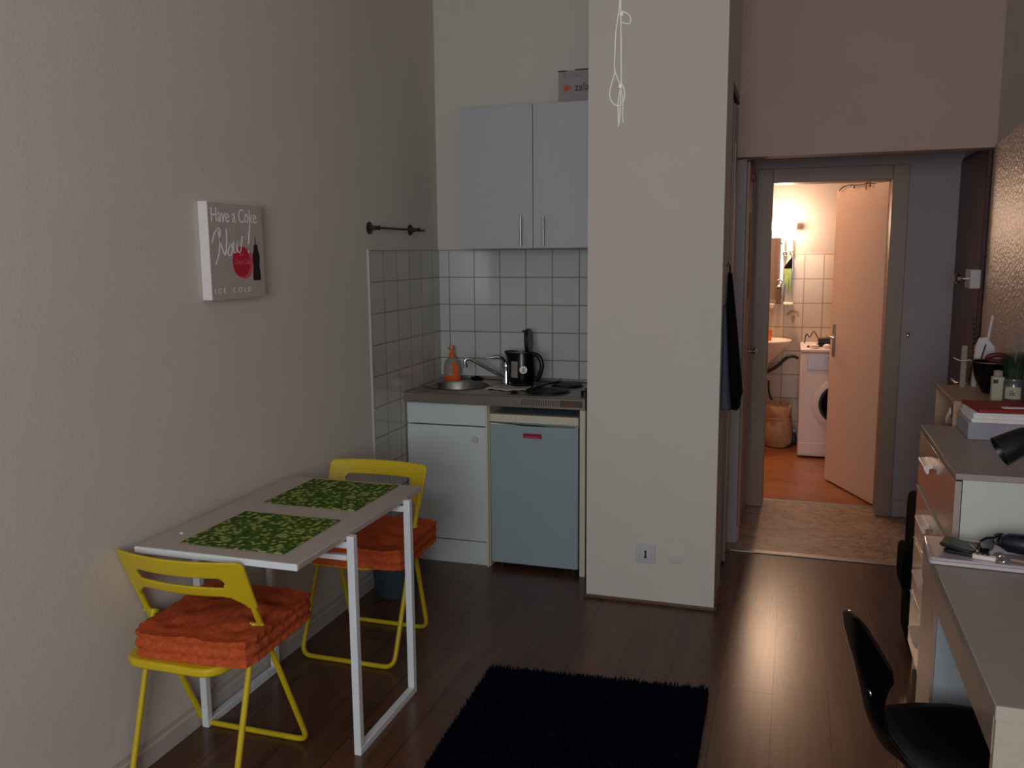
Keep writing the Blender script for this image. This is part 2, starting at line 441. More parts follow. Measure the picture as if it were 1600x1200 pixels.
# bathroom door frame + leaf
df = bpy.data.objects.new('door_1', None); C.objects.link(df); df.location = (.18, 5.68, 0); df['kind'] = 'structure'
bm = BM()
for (a, b_) in (((-.238, -.150), (0, 2.081)), ((.512, .600), (0, 2.081)), ((-.150, .512), (1.998, 2.081))):
    box(bm, a[0], a[1], 5.582, 5.600, b_[0], b_[1])
box(bm, -.204, -.150, 5.60, 5.765, 0, 2.045); box(bm, .512, .566, 5.60, 5.765, 0, 2.045); box(bm, -.150, .512, 5.60, 5.765, 1.998, 2.045)
obj('door_frame', bm, FRAME, df, smooth=False, bevel=.003)
lf = bpy.data.objects.new('door_leaf_pivot', None)
ang = math.atan2(6.43-5.83, .245-.515)
Lw = math.hypot(.27, .60)
LM = Matrix.Translation((.512, 5.80, 0)) @ Matrix.Rotation(ang, 4, 'Z')
bm = box(BM(), 0, Lw, -.038, 0, .008, 2.0, LM)
leaf = obj('door_leaf', bm, DOORP, df, smooth=False, bevel=.002)
# handle set on both faces (room face is +y local side)
bm = BM()
for s in (1, -1):
    o0 = 0 if s == 1 else -.038
    box(bm, Lw-.075, Lw-.040, o0, o0+s*.006, .88, 1.10, LM)
obj('handle_plate', bm, NICKEL, leaf, bevel=.002)
bm = BM()
for s in (1, -1):
    o0 = .004 if s == 1 else -.042
    pts = [LM @ Vector(p) for p in ((Lw-.058, o0, 1.02), (Lw-.058, o0+s*.045, 1.02), (Lw-.075, o0+s*.055, 1.02), (Lw-.17, o0+s*.055, 1.015))]
    tube(bm, pts, .009, 10)
obj('door_handle', bm, CHROME, leaf)
del lf
hk = thing('door_hanger', 'thin dark wire hanger hooked over the top of the open bathroom door', 'hanger', (.30, 6.28, 2.0))
bm = BM()
def lp(x, y, z): return LM @ Vector((x, y, z))
tube(bm, [lp(.40, .012, 1.99), lp(.40, .012, 2.012), lp(.43, .014, 2.016), lp(.45, .012, 2.010), lp(.47, .012, 2.018), lp(.55, .012, 2.010), lp(.60, .012, 1.99)], .004, 6)
tube(bm, [lp(.20, .012, 1.985), lp(.20, .012, 2.016), lp(.24, .012, 2.014), lp(.28, .012, 2.006), lp(.40, .012, 2.010)], .004, 6)
tube(bm, [lp(.25, .012, 1.97), lp(.25, .012, 2.009), lp(.25, -.05, 2.009), lp(.25, -.05, 1.97)], .003, 6)
obj('wire', bm, IRON, hk)

# entrance door on the right side of the hall
d2 = bpy.data.objects.new('door_2', None); C.objects.link(d2); d2.location = (.866, 5.2, 0); d2['kind'] = 'structure'
obj('door_leaf', bb(.862, .905, 4.845, 5.585, .01, 2.085), RED, d2, smooth=False, bevel=.008)
obj('door_frame', bb(.880, 1.0, 4.80, 4.845, 0, 2.10), REDD, d2, smooth=False)
obj('door_lintel', bb(.870, .905, 4.80, 5.60, 2.085, 2.10), REDD, d2, smooth=False)
lb = obj('lock_box', bb(.812, .862, 4.80, 4.93, 1.405, 1.50), PLW, d2, bevel=.006)
bm = BM(); MX = Matrix.Rotation(-PI/2, 4, 'Y')
lathe(bm, [(0, 0), (.011, 0), (.011, .018), (.022, .026), (.024, .04), (.016, .05), (0, .052)], (.812, 4.915, 1.452), 16, MX)
obj('lock_knob', bm, CHROME, d2)
bm = BM(); tube(bm, [(.862, 4.90, .92), (.815, 4.90, .92), (.805, 4.92, .92), (.800, 5.03, .925)], .009, 10)
obj('door_handle', bm, CHROME, d2)
obj('handle_plate', bb(.856, .862, 4.875, 4.925, .80, 1.06), REDD, d2, bevel=.002)
bm = BM()
for k in range(14):
    t = k/13; p = Vector((.852, 4.87-.05*math.sin(t*PI), 1.25-.30*t))
    lathe(bm, [(.0, -.008), (.006, -.004), (.006, .004), (0, .008)], p, 8)
obj('door_chain', bm, IRON, d2)
# flush door in the left wall of the hall
d3 = bpy.data.objects.new('door_3', None); C.objects.link(d3); d3.location = (-.262, 5.2, 0); d3['kind'] = 'structure'
bm = BM()
for a in ((4.86, 4.93, 0, 2.06), (5.52, 5.595, 0, 2.06), (4.93, 5.52, 2.0, 2.06)): box(bm, -.262, -.246, a[0], a[1], a[2], a[3])
obj('door_frame', bm, FRAME, d3, smooth=False, bevel=.003)
obj('door_leaf', bb(-.262, -.254, 4.935, 5.515, .01, 1.995), DOOR2, d3, smooth=False, bevel=.002)
bm = BM(); MXp = Matrix.Rotation(PI/2, 4, 'Y')
lathe(bm, [(0, 0), (.009, 0), (.009, .02), (.02, .03), (.021, .04), (.012, .048), (0, .05)], (-.254, 5.46, 1.0), 16, MXp)
obj('door_knob', bm, CHROME, d3)
bm = BM(); box(bm, -.254, -.243, 4.955, 4.975, 1.34, 1.80); obj('door_rail', bm, IRON, d3, bevel=.003)
# tiny coat hook on the hall end wall
ch = thing('wall_hook', 'tiny shiny hook on the grey hall wall right of the bathroom door', 'hook', (.64, 5.60, 1.11))
obj('hook_plate', bb(.632, .648, 5.593, 5.60, 1.09, 1.12), CHROME, ch, bevel=.002)
bm = BM(); tube(bm, [(.64, 5.594, 1.10), (.64, 5.575, 1.098), (.64, 5.568, 1.11)], .003, 8); obj('hook', bm, CHROME, ch)

# ================================================================== WARDROBE beside the pillar
wd = thing('wardrobe', 'tall built-in wardrobe seen edge-on between the pillar and the hall', 'wardrobe', (-.59, 4.45, 0))
obj('carcass', bb(-.875, -.33, 4.19, 4.695, .0, 2.32), WARD, wd, smooth=False)
obj('sliding_door', bb(-.328, -.306, 4.215, 4.245, .01, 2.31), WARDE, wd, bevel=.002, label='pale blue front edge of the sliding door')
obj('sliding_door', bb(-.328, -.312, 4.247, 4.47, .01, 2.31), WARD, wd, bevel=.002)
obj('sliding_door', bb(-.328, -.304, 4.475, 4.685, .01, 2.30), WARD, wd, bevel=.002)
obj('reflection_strip', bb(-.304, -.296, 4.475, 4.51, .01, 2.12), WARDO, wd, bevel=.002, label='orange strip painted as reflected bathroom light')  # painted reflection of the bathroom light, built as a raised strip
obj('top_rail', bb(-.33, -.300, 4.20, 4.69, 2.325, 2.345), IRON, wd, smooth=False)

# jacket hanging on its corner
jk = thing('hanging_jacket', 'black and blue-grey jacket hanging at the right edge of the pillar', 'jacket', (-.27, 4.08, 1.50))
def cloth(bm, prof, th, seed):
    """hanging cloth: profile rows of (z, x0, x1, y0, y1) closed round"""
    rings = []
    for j, (z, x0, x1, y0, y1) in enumerate(prof):
        rg = []
        for k in range(24):
            a = k*2*PI/24
            cx, cy = (x0+x1)/2, (y0+y1)/2
            rx, ry = (x1-x0)/2, (y1-y0)/2
            f = 1+.10*math.sin(a*5+seed)*(.3+.7*j/len(prof))
            rg.append(bm.verts.new((cx+rx*f*math.copysign(abs(math.cos(a))**.7, math.cos(a)), cy+ry*f*math.copysign(abs(math.sin(a))**.7, math.sin(a)), z+.004*math.sin(3*a+seed))))
        rings.append(rg)
    for A, B in zip(rings, rings[1:]):
        for k in range(24): bm.faces.new((A[k], A[(k+1) % 24], B[(k+1) % 24], B[k]))
    bm.faces.new(rings[0][::-1]); bm.faces.new(rings[-1])
    return bm
obj('jacket_body', cloth(BM(), [(1.50, -.29, -.272, 4.04, 4.08), (1.38, -.292, -.258, 4.02, 4.10), (1.2, -.292, -.238, 4.0, 4.12), (1.05, -.292, -.222, 3.98, 4.13), (.96, -.292, -.212, 3.97, 4.13), (.93, -.292, -.220, 3.98, 4.12), (.895, -.292, -.222, 3.98, 4.12)], 0, .4), BLACKF, jk)
obj('lining', cloth(BM(), [(1.36, -.294, -.285, 3.93, 3.975), (1.15, -.294, -.272, 3.92, 3.975), (1.0, -.294, -.262, 3.91, 3.972), (.905, -.294, -.252, 3.91, 3.970)], 0, 1.4), JEANS, jk, label='blue-grey front panel')
obj('hanging_loop', tube(BM(), [(-.296, 4.06, 1.53), (-.288, 4.06, 1.545), (-.281, 4.06, 1.53), (-.281, 4.06, 1.49)], .003, 6), BLACKF, jk)

# ================================================================== KITCHEN
cb = thing('sink_cabinet', 'white kitchen base cabinet with one door, under the sink', 'cabinet', (-1.67, 4.34, 0))
bm = bb(-1.895, -1.877, 4.11, 4.575, 0, .842); box(bm, -1.462, -1.444, 4.10, 4.575, 0, .842); box(bm, -1.877, -1.462, 4.11, 4.575, .10, .118); box(bm, -1.877, -1.462, 4.56, 4.575, .118, .842)
obj('body', bm, CREAM, cb, smooth=False)
dr = obj('door', bb(-1.893, -1.458, 4.090, 4.108, .128, .728), BASEW, cb, bevel=.0025)
bm = BM(); MY = Matrix.Rotation(PI/2, 4, 'X')
lathe(bm, [(0, 0), (.007, 0), (.007, .012), (.016, .018), (.016, .024), (0, .027)], (-1.513, 4.090, .667), 18, MY)
obj('knob', bm, PLW, dr)
obj('false_drawer_front', bb(-1.893, -1.458, 4.090, 4.108, .734, .842), BASEW, cb, bevel=.0025)
obj('plinth', bb(-1.893, -1.462, 4.096, 4.110, 0, .122), BASEW, cb, bevel=.001)
obj('side_panel', bb(-1.460, -1.448, 4.082, 4.11, 0, .842), CREAM, cb, smooth=False)

fr = thing('refrigerator', 'small white built-under refrigerator with a red badge', 'refrigerator', (-1.21, 4.34, 0))
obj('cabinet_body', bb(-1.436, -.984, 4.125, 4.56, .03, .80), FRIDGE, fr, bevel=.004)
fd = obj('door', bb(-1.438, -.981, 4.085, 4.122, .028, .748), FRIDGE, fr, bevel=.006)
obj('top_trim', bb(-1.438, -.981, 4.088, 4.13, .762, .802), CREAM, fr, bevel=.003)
bm = BM(); prism(bm, [(-1.436, .748), (-1.436, .756), (-1.30, .753), (-1.21, .745), (-1.12, .752), (-1.0, .748), (-.983, .756), (-.983, .748)], lambda u, v, d: (u, d, v), 4.092, 4.118)
obj('door_grip', bm, CREAM, fr, smooth=False)
obj('badge', bb(-1.262, -1.166, 4.0825, 4.086, .688, .712), REDP, fr, bevel=.001, label='red rectangular badge')
obj('badge_line', bb(-1.250, -1.178, 4.0818, 4.0826, .693, .696), PRP, fr, smooth=False, label='thin pale line on the red badge')
for x in (-1.40, -1.02): obj('foot', lathe(BM(), [(0, 0), (.018, 0), (.018, .03), (0, .03)], (x, 4.15, 0), 14), BLACK, fr)
ep = tag(obj('end_panel', bb(-.972, -.944, 4.078, 4.575, 0, .842), CREAM, smooth=False, bevel=.002), 'narrow cream end panel standing between the refrigerator and the pillar', 'panel')

# stainless worktop with sink and hob
wt = thing('worktop', 'stainless steel kitchenette worktop with round sink and two hotplates', 'worktop', (-1.42, 4.33, .845))
X0, X1, Y0, Y1, ZT = -1.898, -.944, 4.07, 4.58, .902
bm = BM()
cx, cy, rx_, ry_ = -1.698, 4.315, .172, .155
xs = -1.44
N = 48; rim = []; outer = []
for k in range(N):
    a = k*2*PI/N
    rim.append(bm.verts.new((cx+rx_*math.cos(a), cy+ry_*math.sin(a), ZT)))
    dx, dy = math.cos(a), math.sin(a)
    tx = ((xs-cx) if dx > 0 else (X0-cx))/dx if abs(dx) > 1e-6 else 9
    ty = ((Y1-cy) if dy > 0 else (Y0-cy))/dy if abs(dy) > 1e-6 else 9
    t = min(tx, ty); outer.append(bm.verts.new((cx+dx*t, cy+dy*t, ZT)))
for k in range(N): bm.faces.new((rim[k], rim[(k+1) % N], outer[(k+1) % N], outer[k]))
# corners of the sink half
def cor(x, y):
    v = bm.verts.new((x, y, ZT)); near = sorted(outer, key=lambda q: (q.co.x-x)**2+(q.co.y-y)**2)[:2]
    if abs(near[0].co.x-near[1].co.x) > 1e-6 and abs(near[0].co.y-near[1].co.y) > 1e-6: bm.faces.new((v, near[0], near[1]))
for (x, y) in ((X0, Y0), (X0, Y1), (xs, Y0), (xs, Y1)): cor(x, y)
v = [bm.verts.new(p) for p in ((xs, Y0, ZT), (X1, Y0, ZT), (X1, Y1, ZT), (xs, Y1, ZT))]; bm.faces.new(v)
box(bm, X0, X1, Y0, Y0+.012, .845, ZT-.0002); box(bm, X1-.012, X1, Y0+.0121, Y1, .845, ZT-.0002); box(bm, X0, X0+.012, Y0+.0121, Y1, .845, ZT-.0002)
obj('steel_top', bm, STEEL, wt, recalc=True)
obj('front_lip', tube(BM(), [(X0, Y0, ZT-.003), (X1, Y0, ZT-.003)], .004, 8), STEEL, wt)
obj('upstand', bb(X0, X1, Y1-.012, Y1, ZT, ZT+.018), STEEL, wt, bevel=.004)
bm = BM(); lathe(bm, [(1.0, 0.0), (1.03, .003), (1.0, .0015), (.96, -.01), (.90, -.08), (.82, -.125), (.6, -.14), (.15, -.145), (0, -.145)], (cx, cy, ZT), 48, None, rx_, ry_)
sk = obj('sink_basin', bm, BOWL, wt)
bm = BM()
for k in range(16): box(bm, -1.262+k*.012, -1.2565+k*.012, Y0-.0015, Y0, .857, .886)
box(bm, -1.07, -.955, Y0-.001, Y0, .855, .888)
obj('vent_grille', bm, GRILL, wt, smooth=False)
for (x, y, r) in ((-1.168, 4.225, .098), (-1.125, 4.44, .076)):
    bm = BM(); lathe(bm, [(0, 0), (r*1.12, 0), (r*1.12, .003), (r*1.02, .005), (r, .010), (r*.96, .012), (r*.3, .012), (r*.28, .010), (0, .010)], (x, y, ZT), 40)
    obj('hotplate', bm, HOB, wt)
for (y) in (4.16, 4.25):
    bm = BM(); lathe(bm, [(0, 0), (.019, 0), (.019, .022), (.014, .026), (0, .026)], (-.966, y, ZT), 18)
    obj('hob_knob', bm, BLACK, wt)

# faucet
fa = thing('kitchen_faucet', 'chrome single-lever faucet with long spout over the sink', 'faucet', (-1.47, 4.46, ZT))
bm = BM(); lathe(bm, [(0, 0), (.028, 0), (.028, .006), (.024, .02), (.022, .085), (.027, .09), (.027, .105), (.018, .122), (0, .125)], (-1.47, 4.46, ZT), 24); obj('faucet_body', bm, CHROME, fa)
bm = BM(); p = round_path([(-1.475, 4.45, ZT+.030), (-1.640, 4.355, ZT+.142), (-1.664, 4.342, ZT+.138), (-1.664, 4.341, ZT+.112)], .014); tube(bm, p, .010, 12); obj('spout', bm, CHROME, fa)
bm = BM(); lathe(bm, [(0, 0), (.013, 0), (.013, .022), (0, .022)], (-1.661, 4.342, ZT+.095), 14); obj('aerator', bm, CHROME, fa)
bm = BM(); tube(bm, smooth_path([(-1.472, 4.45, ZT+.12), (-1.50, 4.43, ZT+.145), (-1.57, 4.39, ZT+.140)], 4), [.012]*5+[.010]*2+[.006]*2, 10); obj('lever', bm, CHROME, fa)

# kettle with its lid open
kt = thing('electric_kettle', 'black electric kettle with its lid flipped open, on the worktop', 'kettle', (-1.34, 4.37, ZT))
kx, ky = -1.352, 4.37
bm = BM(); lathe(bm, [(0, 0), (.068, 0), (.072, .008), (.066, .016), (0, .018)], (kx, ky, ZT+.010), 28); obj('power_base', bm, BLACK, kt)
bm = BM()
lathe(bm, [(0, .0), (.070, 0), (.074, .02), (.074, .07), (.068, .125), (.064, .152), (.060, .155), (.060, .150), (0, .150)], (kx, ky, ZT+.028), 32)
for v in bm.verts:      # pouring lip
    if v.co.z > ZT+.13:
        dxx = v.co.x-kx
        if dxx < -.02: v.co.x -= (abs(dxx)-.02)*.8*(v.co.z-ZT-.13)/.05; v.co.z += (abs(dxx)-.02)*.12
obj('kettle_body', bm, BLACKG, kt)
bm = BM(); tube(bm, smooth_path([(kx+.050, ky-.01, ZT+.175), (kx+.092, ky-.012, ZT+.165), (kx+.112, ky-.014, ZT+.120), (kx+.100, ky-.013, ZT+.07), (kx+.085, ky-.01, ZT+.045), (kx+.06, ky-.01, ZT+.045)], 5), .012, 12); obj('kettle_handle', bm, BLACK, kt)
bm = BM(); LMk = Matrix.Translation((kx+.036, ky, ZT+.185)) @ Matrix.Rotation(R(-2), 4, 'Y') @ Matrix.Rotation(PI/2, 4, 'Y')
prism(bm, rrect(.125, .105, .045), lambda u, v, d: LMk @ Vector((-(u+.058), v, d)), -.008, .012)
box(bm, kx+.005, kx+.03, ky-.02, ky+.02, ZT+.290, ZT+.298); obj('kettle_lid', bm, BLACK, kt, bevel=.003)
def cyl_patch(bm, cx_, cy_, r, a0, a1, z0, z1, n=8, th=.0015):
    A = []
    for k in range(n+1):
        a = R(a0+(a1-a0)*k/n)
        A.append([bm.verts.new((cx_+q*math.cos(a), cy_+q*math.sin(a), z)) for q, z in ((r, z0), (r, z1), (r+th, z1), (r+th, z0))])
    for P, Q in zip(A, A[1:]):
        for i in range(4): bm.faces.new((P[i], P[(i+1) % 4], Q[(i+1) % 4], Q[i]))
    bm.faces.new(A[0]); bm.faces.new(A[-1][::-1]); return bm
bm = cyl_patch(BM(), kx, ky, .0745, 238, 268, ZT+.055, ZT+.140); obj('water_window', bm, CLEARP, kt)
bm = BM(); MK = Matrix.Translation((kx+.028, ky-.073, ZT+.098)) @ Matrix.Rotation(R(22), 4, 'Z') @ Matrix.Rotation(PI/2, 4, 'X')
lathe(bm, [(0, -.006), (.020, -.006), (.020, .003), (0, .003)], (0, 0, 0), 24, MK); em = obj('emblem_disc', bm, PRW, kt)
bm = BM()
def mk3(u, v, d): return MK @ Vector((u, v, d))
prism(bm, [(-.006, -.002), (.001, .012), (.007, -.002), (.003, -.002), (.001, .004), (-.002, -.002)], mk3, .0025, .004)
prism(bm, [(-.010, -.006), (-.003, -.011), (.006, -.010), (.010, -.004), (.004, -.006), (-.003, -.006)], mk3, .0025, .004)
obj('emblem_mark', bm, BLACK, kt, smooth=False)
bm = BM(); tube(bm, smooth_path([(kx+.06, ky-.03, ZT+.012), (kx+.085, ky-.09, ZT+.012), (kx+.07, ky-.14, ZT+.006), (kx+.085, ky-.17, ZT+.006), (kx+.13, ky-.02, ZT+.018), (kx+.17, ky+.10, ZT+.018), (kx+.16, ky+.18, ZT+.02)], 5), .006, 8); obj('power_cord', bm, BLACK, kt)

# dish soap
so = thing('dish_soap_bottle', 'orange pump bottle of dish soap at the sink corner', 'bottle', (-1.785, 4.50, ZT))
sx_, sy_ = -1.800, 4.50
bm = BM(); lathe(bm, [(0, 0), (.043, 0), (.048, .01), (.050, .07), (.040, .105), (.018, .125), (.014, .13), (0, .13)], (sx_, sy_, ZT), 26, None, 1, .6); obj('bottle_body', bm, CLEARP, so)
bm = BM(); lathe(bm, [(0, 0), (.0435, 0), (.0487, .01), (.0492, .028), (0, .028)], (sx_, sy_, ZT+.0005), 26, None, 1.01, .62)
prism(bm, [(.014, .028), (.048, .028), (.050, .075), (.034, .100), (.008, .094), (.020, .070)], lambda u, v, d: (sx_+u, sy_+d, ZT+v), -.0312, -.024)
obj('bottle_label', bm, SOAP, so)
bm = BM(); lathe(bm, [(0, .13), (.016, .13), (.016, .148), (.009, .152), (.009, .172), (.014, .176), (.012, .19), (0, .192)], (sx_, sy_, ZT), 18); tube(bm, [(sx_, sy_, ZT+.180), (sx_-.022, sy_-.006, ZT+.176)], .005, 8); obj('pump_cap', bm, SOAP, so)

# sponge and cloth
bm = BM()
n = 14
gr = [[bm.verts.new((-1.50+.21*i/n+.02*(j/n), 4.20+.13*j/n+.015*math.sin(i*.6), ZT+.006+.010*abs(mnoise.noise(Vector((i*.35, j*.4, 3))))+.004*math.sin(i*.8+j*.5)**2)) for j in range(n+1)] for i in range(n+1)]
for i in range(n):
    for j in range(n): bm.faces.new((gr[i][j], gr[i+1][j], gr[i+1][j+1], gr[i][j+1]))
dc = obj('dish_cloth', bm, CLOTH); md = dc.modifiers.new('solid', 'SOLIDIFY'); md.thickness = .005; md.offset = -1
tag(dc, 'crumpled cream dish cloth lying in front of the kettle', 'cloth')
bm = BM(); lathe(bm, [(0, 0), (.016, 0), (.018, .006), (.012, .012), (.004, .014), (0, .020)], (-1.325, 4.14, ZT), 18)
tag(obj('sink_plug', bm, BLACK), 'small round black sink plug on the worktop front edge', 'plug')
bm = BM(); lathe(bm, [(0, 0), (.030, .0), (.036, .008), (.022, .016), (.010, .022), (0, .024)], (-1.665, 4.53, ZT), 14, None, 1, .55); box(bm, -1.70, -1.66, 4.52, 4.535, ZT+.008, ZT+.018)
tag(obj('scouring_pad', bm, BLACKF), 'small black scourer behind the sink, right of the soap bottle', 'scourer')

# upper cabinet
uc = thing('wall_cabinet', 'white two-door wall cabinet above the kitchen tiles', 'cabinet', (-1.265, 4.44, 1.625))
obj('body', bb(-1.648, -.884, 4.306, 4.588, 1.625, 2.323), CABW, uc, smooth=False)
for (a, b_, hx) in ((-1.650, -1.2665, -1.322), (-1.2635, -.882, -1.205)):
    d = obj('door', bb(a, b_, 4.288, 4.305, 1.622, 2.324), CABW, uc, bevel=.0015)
    bm = BM(); tube(bm, [(hx, 4.262, 1.634), (hx, 4.262, 1.778)], .0058, 12)
    for z in (1.652, 1.760): tube(bm, [(hx, 4.262, z), (hx, 4.290, z)], .0045, 8)
    obj('handle', bm, NICKEL, d)

# parcel box on top
bx = thing('cardboard_box', 'flat white parcel box with printed lettering on top of the wall cabinet', 'box', (-.99, 4.42, 2.324))
obj('carton', bb(-1.152, -.885, 4.36, 4.54, 2.3245, 2.482), CARD, bx, smooth=False, bevel=.002)
obj('lid_edge', bb(-1.154, -1.110, 4.358, 4.542, 2.478, 2.484), CARDD, bx, smooth=False)
obj('lid_edge', bb(-1.068, -.885, 4.358, 4.542, 2.481, 2.487), CARDD, bx, smooth=False)
t3 = lambda u, v, d: (u, 4.36-d, v)
obj('lettering', textbm('zalando', .054, t3, -1.070, 2.384, .92, 0, .0008), INKD, bx, smooth=False)
bm = BM(); prism(bm, [(-.015, .014), (.0, .015), (.018, 0), (.0, -.015), (-.015, -.014), (-.018, 0)], lambda u, v, d: (-1.105+u, 4.36-d, 2.400+v), 0, .0008)
obj('orange_mark', bm, INKO, bx, smooth=False)
obj('faded_print', textbm('E com', .034, t3, -1.128, 2.448, 1.1, 0, .0008), INKG, bx, smooth=False)

# rail on the left wall
rl = thing('wall_rail', 'short dark metal rail with round mounts on the left wall', 'rail', (LX, 4.0, 1.72))
obj('bar', tube(BM(), [(LX+.045, 3.735, 1.72), (LX+.045, 4.30, 1.718)], .0055, 10), IRON, rl)
for y in (3.755, 4.215):
    bm = BM(); lathe(bm, [(0, 0), (.028, 0), (.028, .006), (.012, .012), (.008, .04), (.012, .055), (0, .058)], (LX, y, 1.72), 20, MXp); obj('mount', bm, IRON, rl)

# canvas picture
cv = thing('canvas_picture', 'square grey canvas print with red disc and bottle on the left wall', 'picture', (LX, 2.67, 1.445))
obj('canvas', bb(LX+.001, -1.869, 2.512, 2.827, 1.449, 1.779), CANVS, cv, smooth=False, bevel=.002)
obj('print', bb(-1.8695, -1.8680, 2.514, 2.825, 1.451, 1.777), CANV, cv, smooth=False)
PX = -1.8680
tp = lambda u, v, d: (PX+d, u, v)
obj('lettering', textbm('Have a Coke', .070, tp, 2.527, 1.712, .72), PRW, cv, smooth=False)
obj('lettering', textbm('I C E    C O L D', .026, tp, 2.528, 1.470, 1.10, spacing=1.1), PRW, cv, smooth=False)
def stroke(bm, pts, wd_):
    pts = smooth_path([(0, a, b_) for a, b_ in pts], 5)
    L = []
    for i, p in enumerate(pts):
        t = (pts[min(i+1, len(pts)-1)]-pts[max(i-1, 0)]).normalized(); n_ = Vector((0, -t.z, t.y))
        k = wd_*(.65+.5*abs(t.z))
        L.append((p+n_*k, p-n_*k))
    V = [[bm.verts.new((PX+d, q.y, q.z)) for q in (a, b_) for d in (.0, .0009)] for a, b_ in L]
    for A, B in zip(V, V[1:]):
        bm.faces.new((A[1], A[3], B[3], B[1])); bm.faces.new((A[0], B[0], B[2], A[2])); bm.faces.new((A[0], A[1], B[1], B[0])); bm.faces.new((A[2], B[2], B[3], A[3]))
    return bm
def pp(pts, ox=2.512, oz=1.449): return [(ox+a*.315, oz+b_*.33) for a, b_ in pts]
bm = BM()
stroke(bm, pp([(.05, .58), (.12, .70), (.20, .72), (.17, .50), (.10, .36)]), .0022)
stroke(bm, pp([(.17, .70), (.21, .56), (.27, .46), (.31, .60), (.31, .73)]), .0026)
stroke(bm, pp([(.36, .56), (.32, .48), (.36, .45), (.41, .52), (.38, .58), (.42, .55)]), .0022)
stroke(bm, pp([(.43, .60), (.43, .50), (.47, .49), (.51, .60), (.50, .50), (.55, .50), (.60, .66)]), .0024)
stroke(bm, pp([(.76, .82), (.74, .72), (.71, .57)]), .0028)
stroke(bm, pp([(.695, .51), (.705, .49), (.695, .48)]), .0030)
obj('script_lettering', bm, PRW, cv, smooth=False)
bm = BM(); cyy, czz = 2.512+.315*.56, 1.449+.33*.385
prism(bm, [(cyy+.018+.052*math.cos(k*PI/20), czz-.004+.056*math.sin(k*PI/20)) for k in range(40)], lambda u, v, d: (PX+d, u, v), 0, .0003)
obj('disc_shadow', bm, PRP, cv, smooth=False); bm = BM()
prism(bm, [(cyy+.052*math.cos(k*PI/20), czz+.054*math.sin(k*PI/20)) for k in range(40)], lambda u, v, d: (PX+d, u, v), 0, .0006)
obj('red_disc', bm, PRR, cv, smooth=False)
obj('disc_lettering', textbm('Coca-Cola', .027, lambda u, v, d: (PX+.0007+d, u, v), cyy-.044, czz-.008, .80, .3, .0005), PRP, cv, smooth=False)
obj('disc_lettering', textbm('drink', .013, lambda u, v, d: (PX+.0007+d, u, v), cyy-.013, czz+.022, .9, .2, .0005), PRP, cv, smooth=False)
def bp(hw): return [(2.512+.315*.842+s*a, 1.449+.33*b_) for s, ss in ((1, 1), (-1, -1)) for a, b_ in (hw if ss == 1 else hw[::-1])]
prof = [(.0200, .180), (.0235, .20), (.0225, .26), (.0175, .33), (.0215, .40), (.0210, .45), (.0130, .51), (.0105, .555), (.0125, .565)]
bm = BM(); prism(bm, bp(prof), lambda u, v, d: (PX+d, u, v), 0, .0013)
prism(bm, [(2.512+.315*.83, 1.449+.33*.565), (2.512+.315*.845, 1.449+.33*.565), (2.512+.315*.84, 1.449+.33*.66)], lambda u, v, d: (PX+d, u, v), 0, .0013)
obj('printed_bottle', bm, PRB, cv, smooth=False)

# socket and blank cover on the pillar
sc = thing('phone_socket', 'white phone socket plate low on the front of the pillar', 'socket', (-.60, 3.84, .24))
obj('plate', bb(-.646, -.560, 3.831, 3.84, .198, .284), SOCK, sc, bevel=.003)
obj('insert', bb(-.632, -.574, 3.826, 3.832, .212, .270), SOCK, sc, bevel=.003)
bm = bb(-.607, -.600, 3.8245, 3.827, .226, .256); box(bm, -.611, -.596, 3.8245, 3.827, .222, .228); box(bm, -.609, -.598, 3.8245, 3.827, .252, .256)
obj('slot', bm, BLACK, sc, smooth=False)
bm = BM(); lathe(bm, [(0, 0), (.043, 0), (.043, .003), (.039, .005), (0, .005)], (-.470, 3.84, .245), 32, MY)
tag(obj('blank_cover', bm, WALL), 'round painted-over cover plate beside the phone socket', 'cover plate')

# bucket
bk = thing('waste_bucket', 'dark blue-grey waste bucket on the floor behind the far chair', 'bucket', (-1.765, 3.64, 0))
bm = BM(); lathe(bm, [(0, .0), (.095, 0), (.100, .01), (.122, .27), (.128, .272), (.128, .282), (.118, .282), (.095, .02), (0, .018)], (-1.765, 3.64, 0), 32); obj('bucket_body', bm, BUCKET, bk)
bm = BM(); lathe(bm, [(.128, .0), (.133, .004), (.133, .012), (.127, .014)], (-1.765, 3.64, .270), 32); obj('rim', bm, BUCKET, bk)

# ================================================================== DINING CORNER
tb = thing('folding_table', 'narrow white folding table standing along the left wall', 'table', (-1.6, 2.5, 0))
bm = BM(); box(bm, -1.856, -1.300, 2.062, 2.925, .722, .740)
obj('tabletop', bm, TTOP, tb, bevel=.002)
obj('table_edge', bb(-1.856, -1.300, 2.054, 2.062, .7205, .7405), WHITEM, tb, bevel=.002, label='white front edge band')
def frame_leg(x):
    bm = BM()
    for y in (2.350, 2.767): box(bm, x-.0125, x+.0125, y-.0125, y+.0125, .0251, .722 if x < -1.6 else .733)
    box(bm, x-.0125, x+.0125, 2.3375, 2.7795, .0, .025)
    return bm
obj('leg_frame', frame_leg(-1.2875+.0), WHITEM, tb, bevel=.002)
obj('leg_frame', frame_leg(-1.868), WHITEM, tb, bevel=.002)
for (y, z0, z1) in ((2.355, .690, .712), (2.762, .690, .712), (2.343, .655, .672)):
    obj('support_rail', bb(-1.856, -1.300, y-.010, y+.010, z0, z1), WHITEM, tb, bevel=.002)
bm = BM(); lathe(bm, [(0, 0), (.006, 0), (.005, .004), (0, .005)], (-1.80, 2.20, .740), 12)
tag(obj('white_crumb', bm, CORD), 'tiny white bit on the left edge of the dining table', 'crumb')
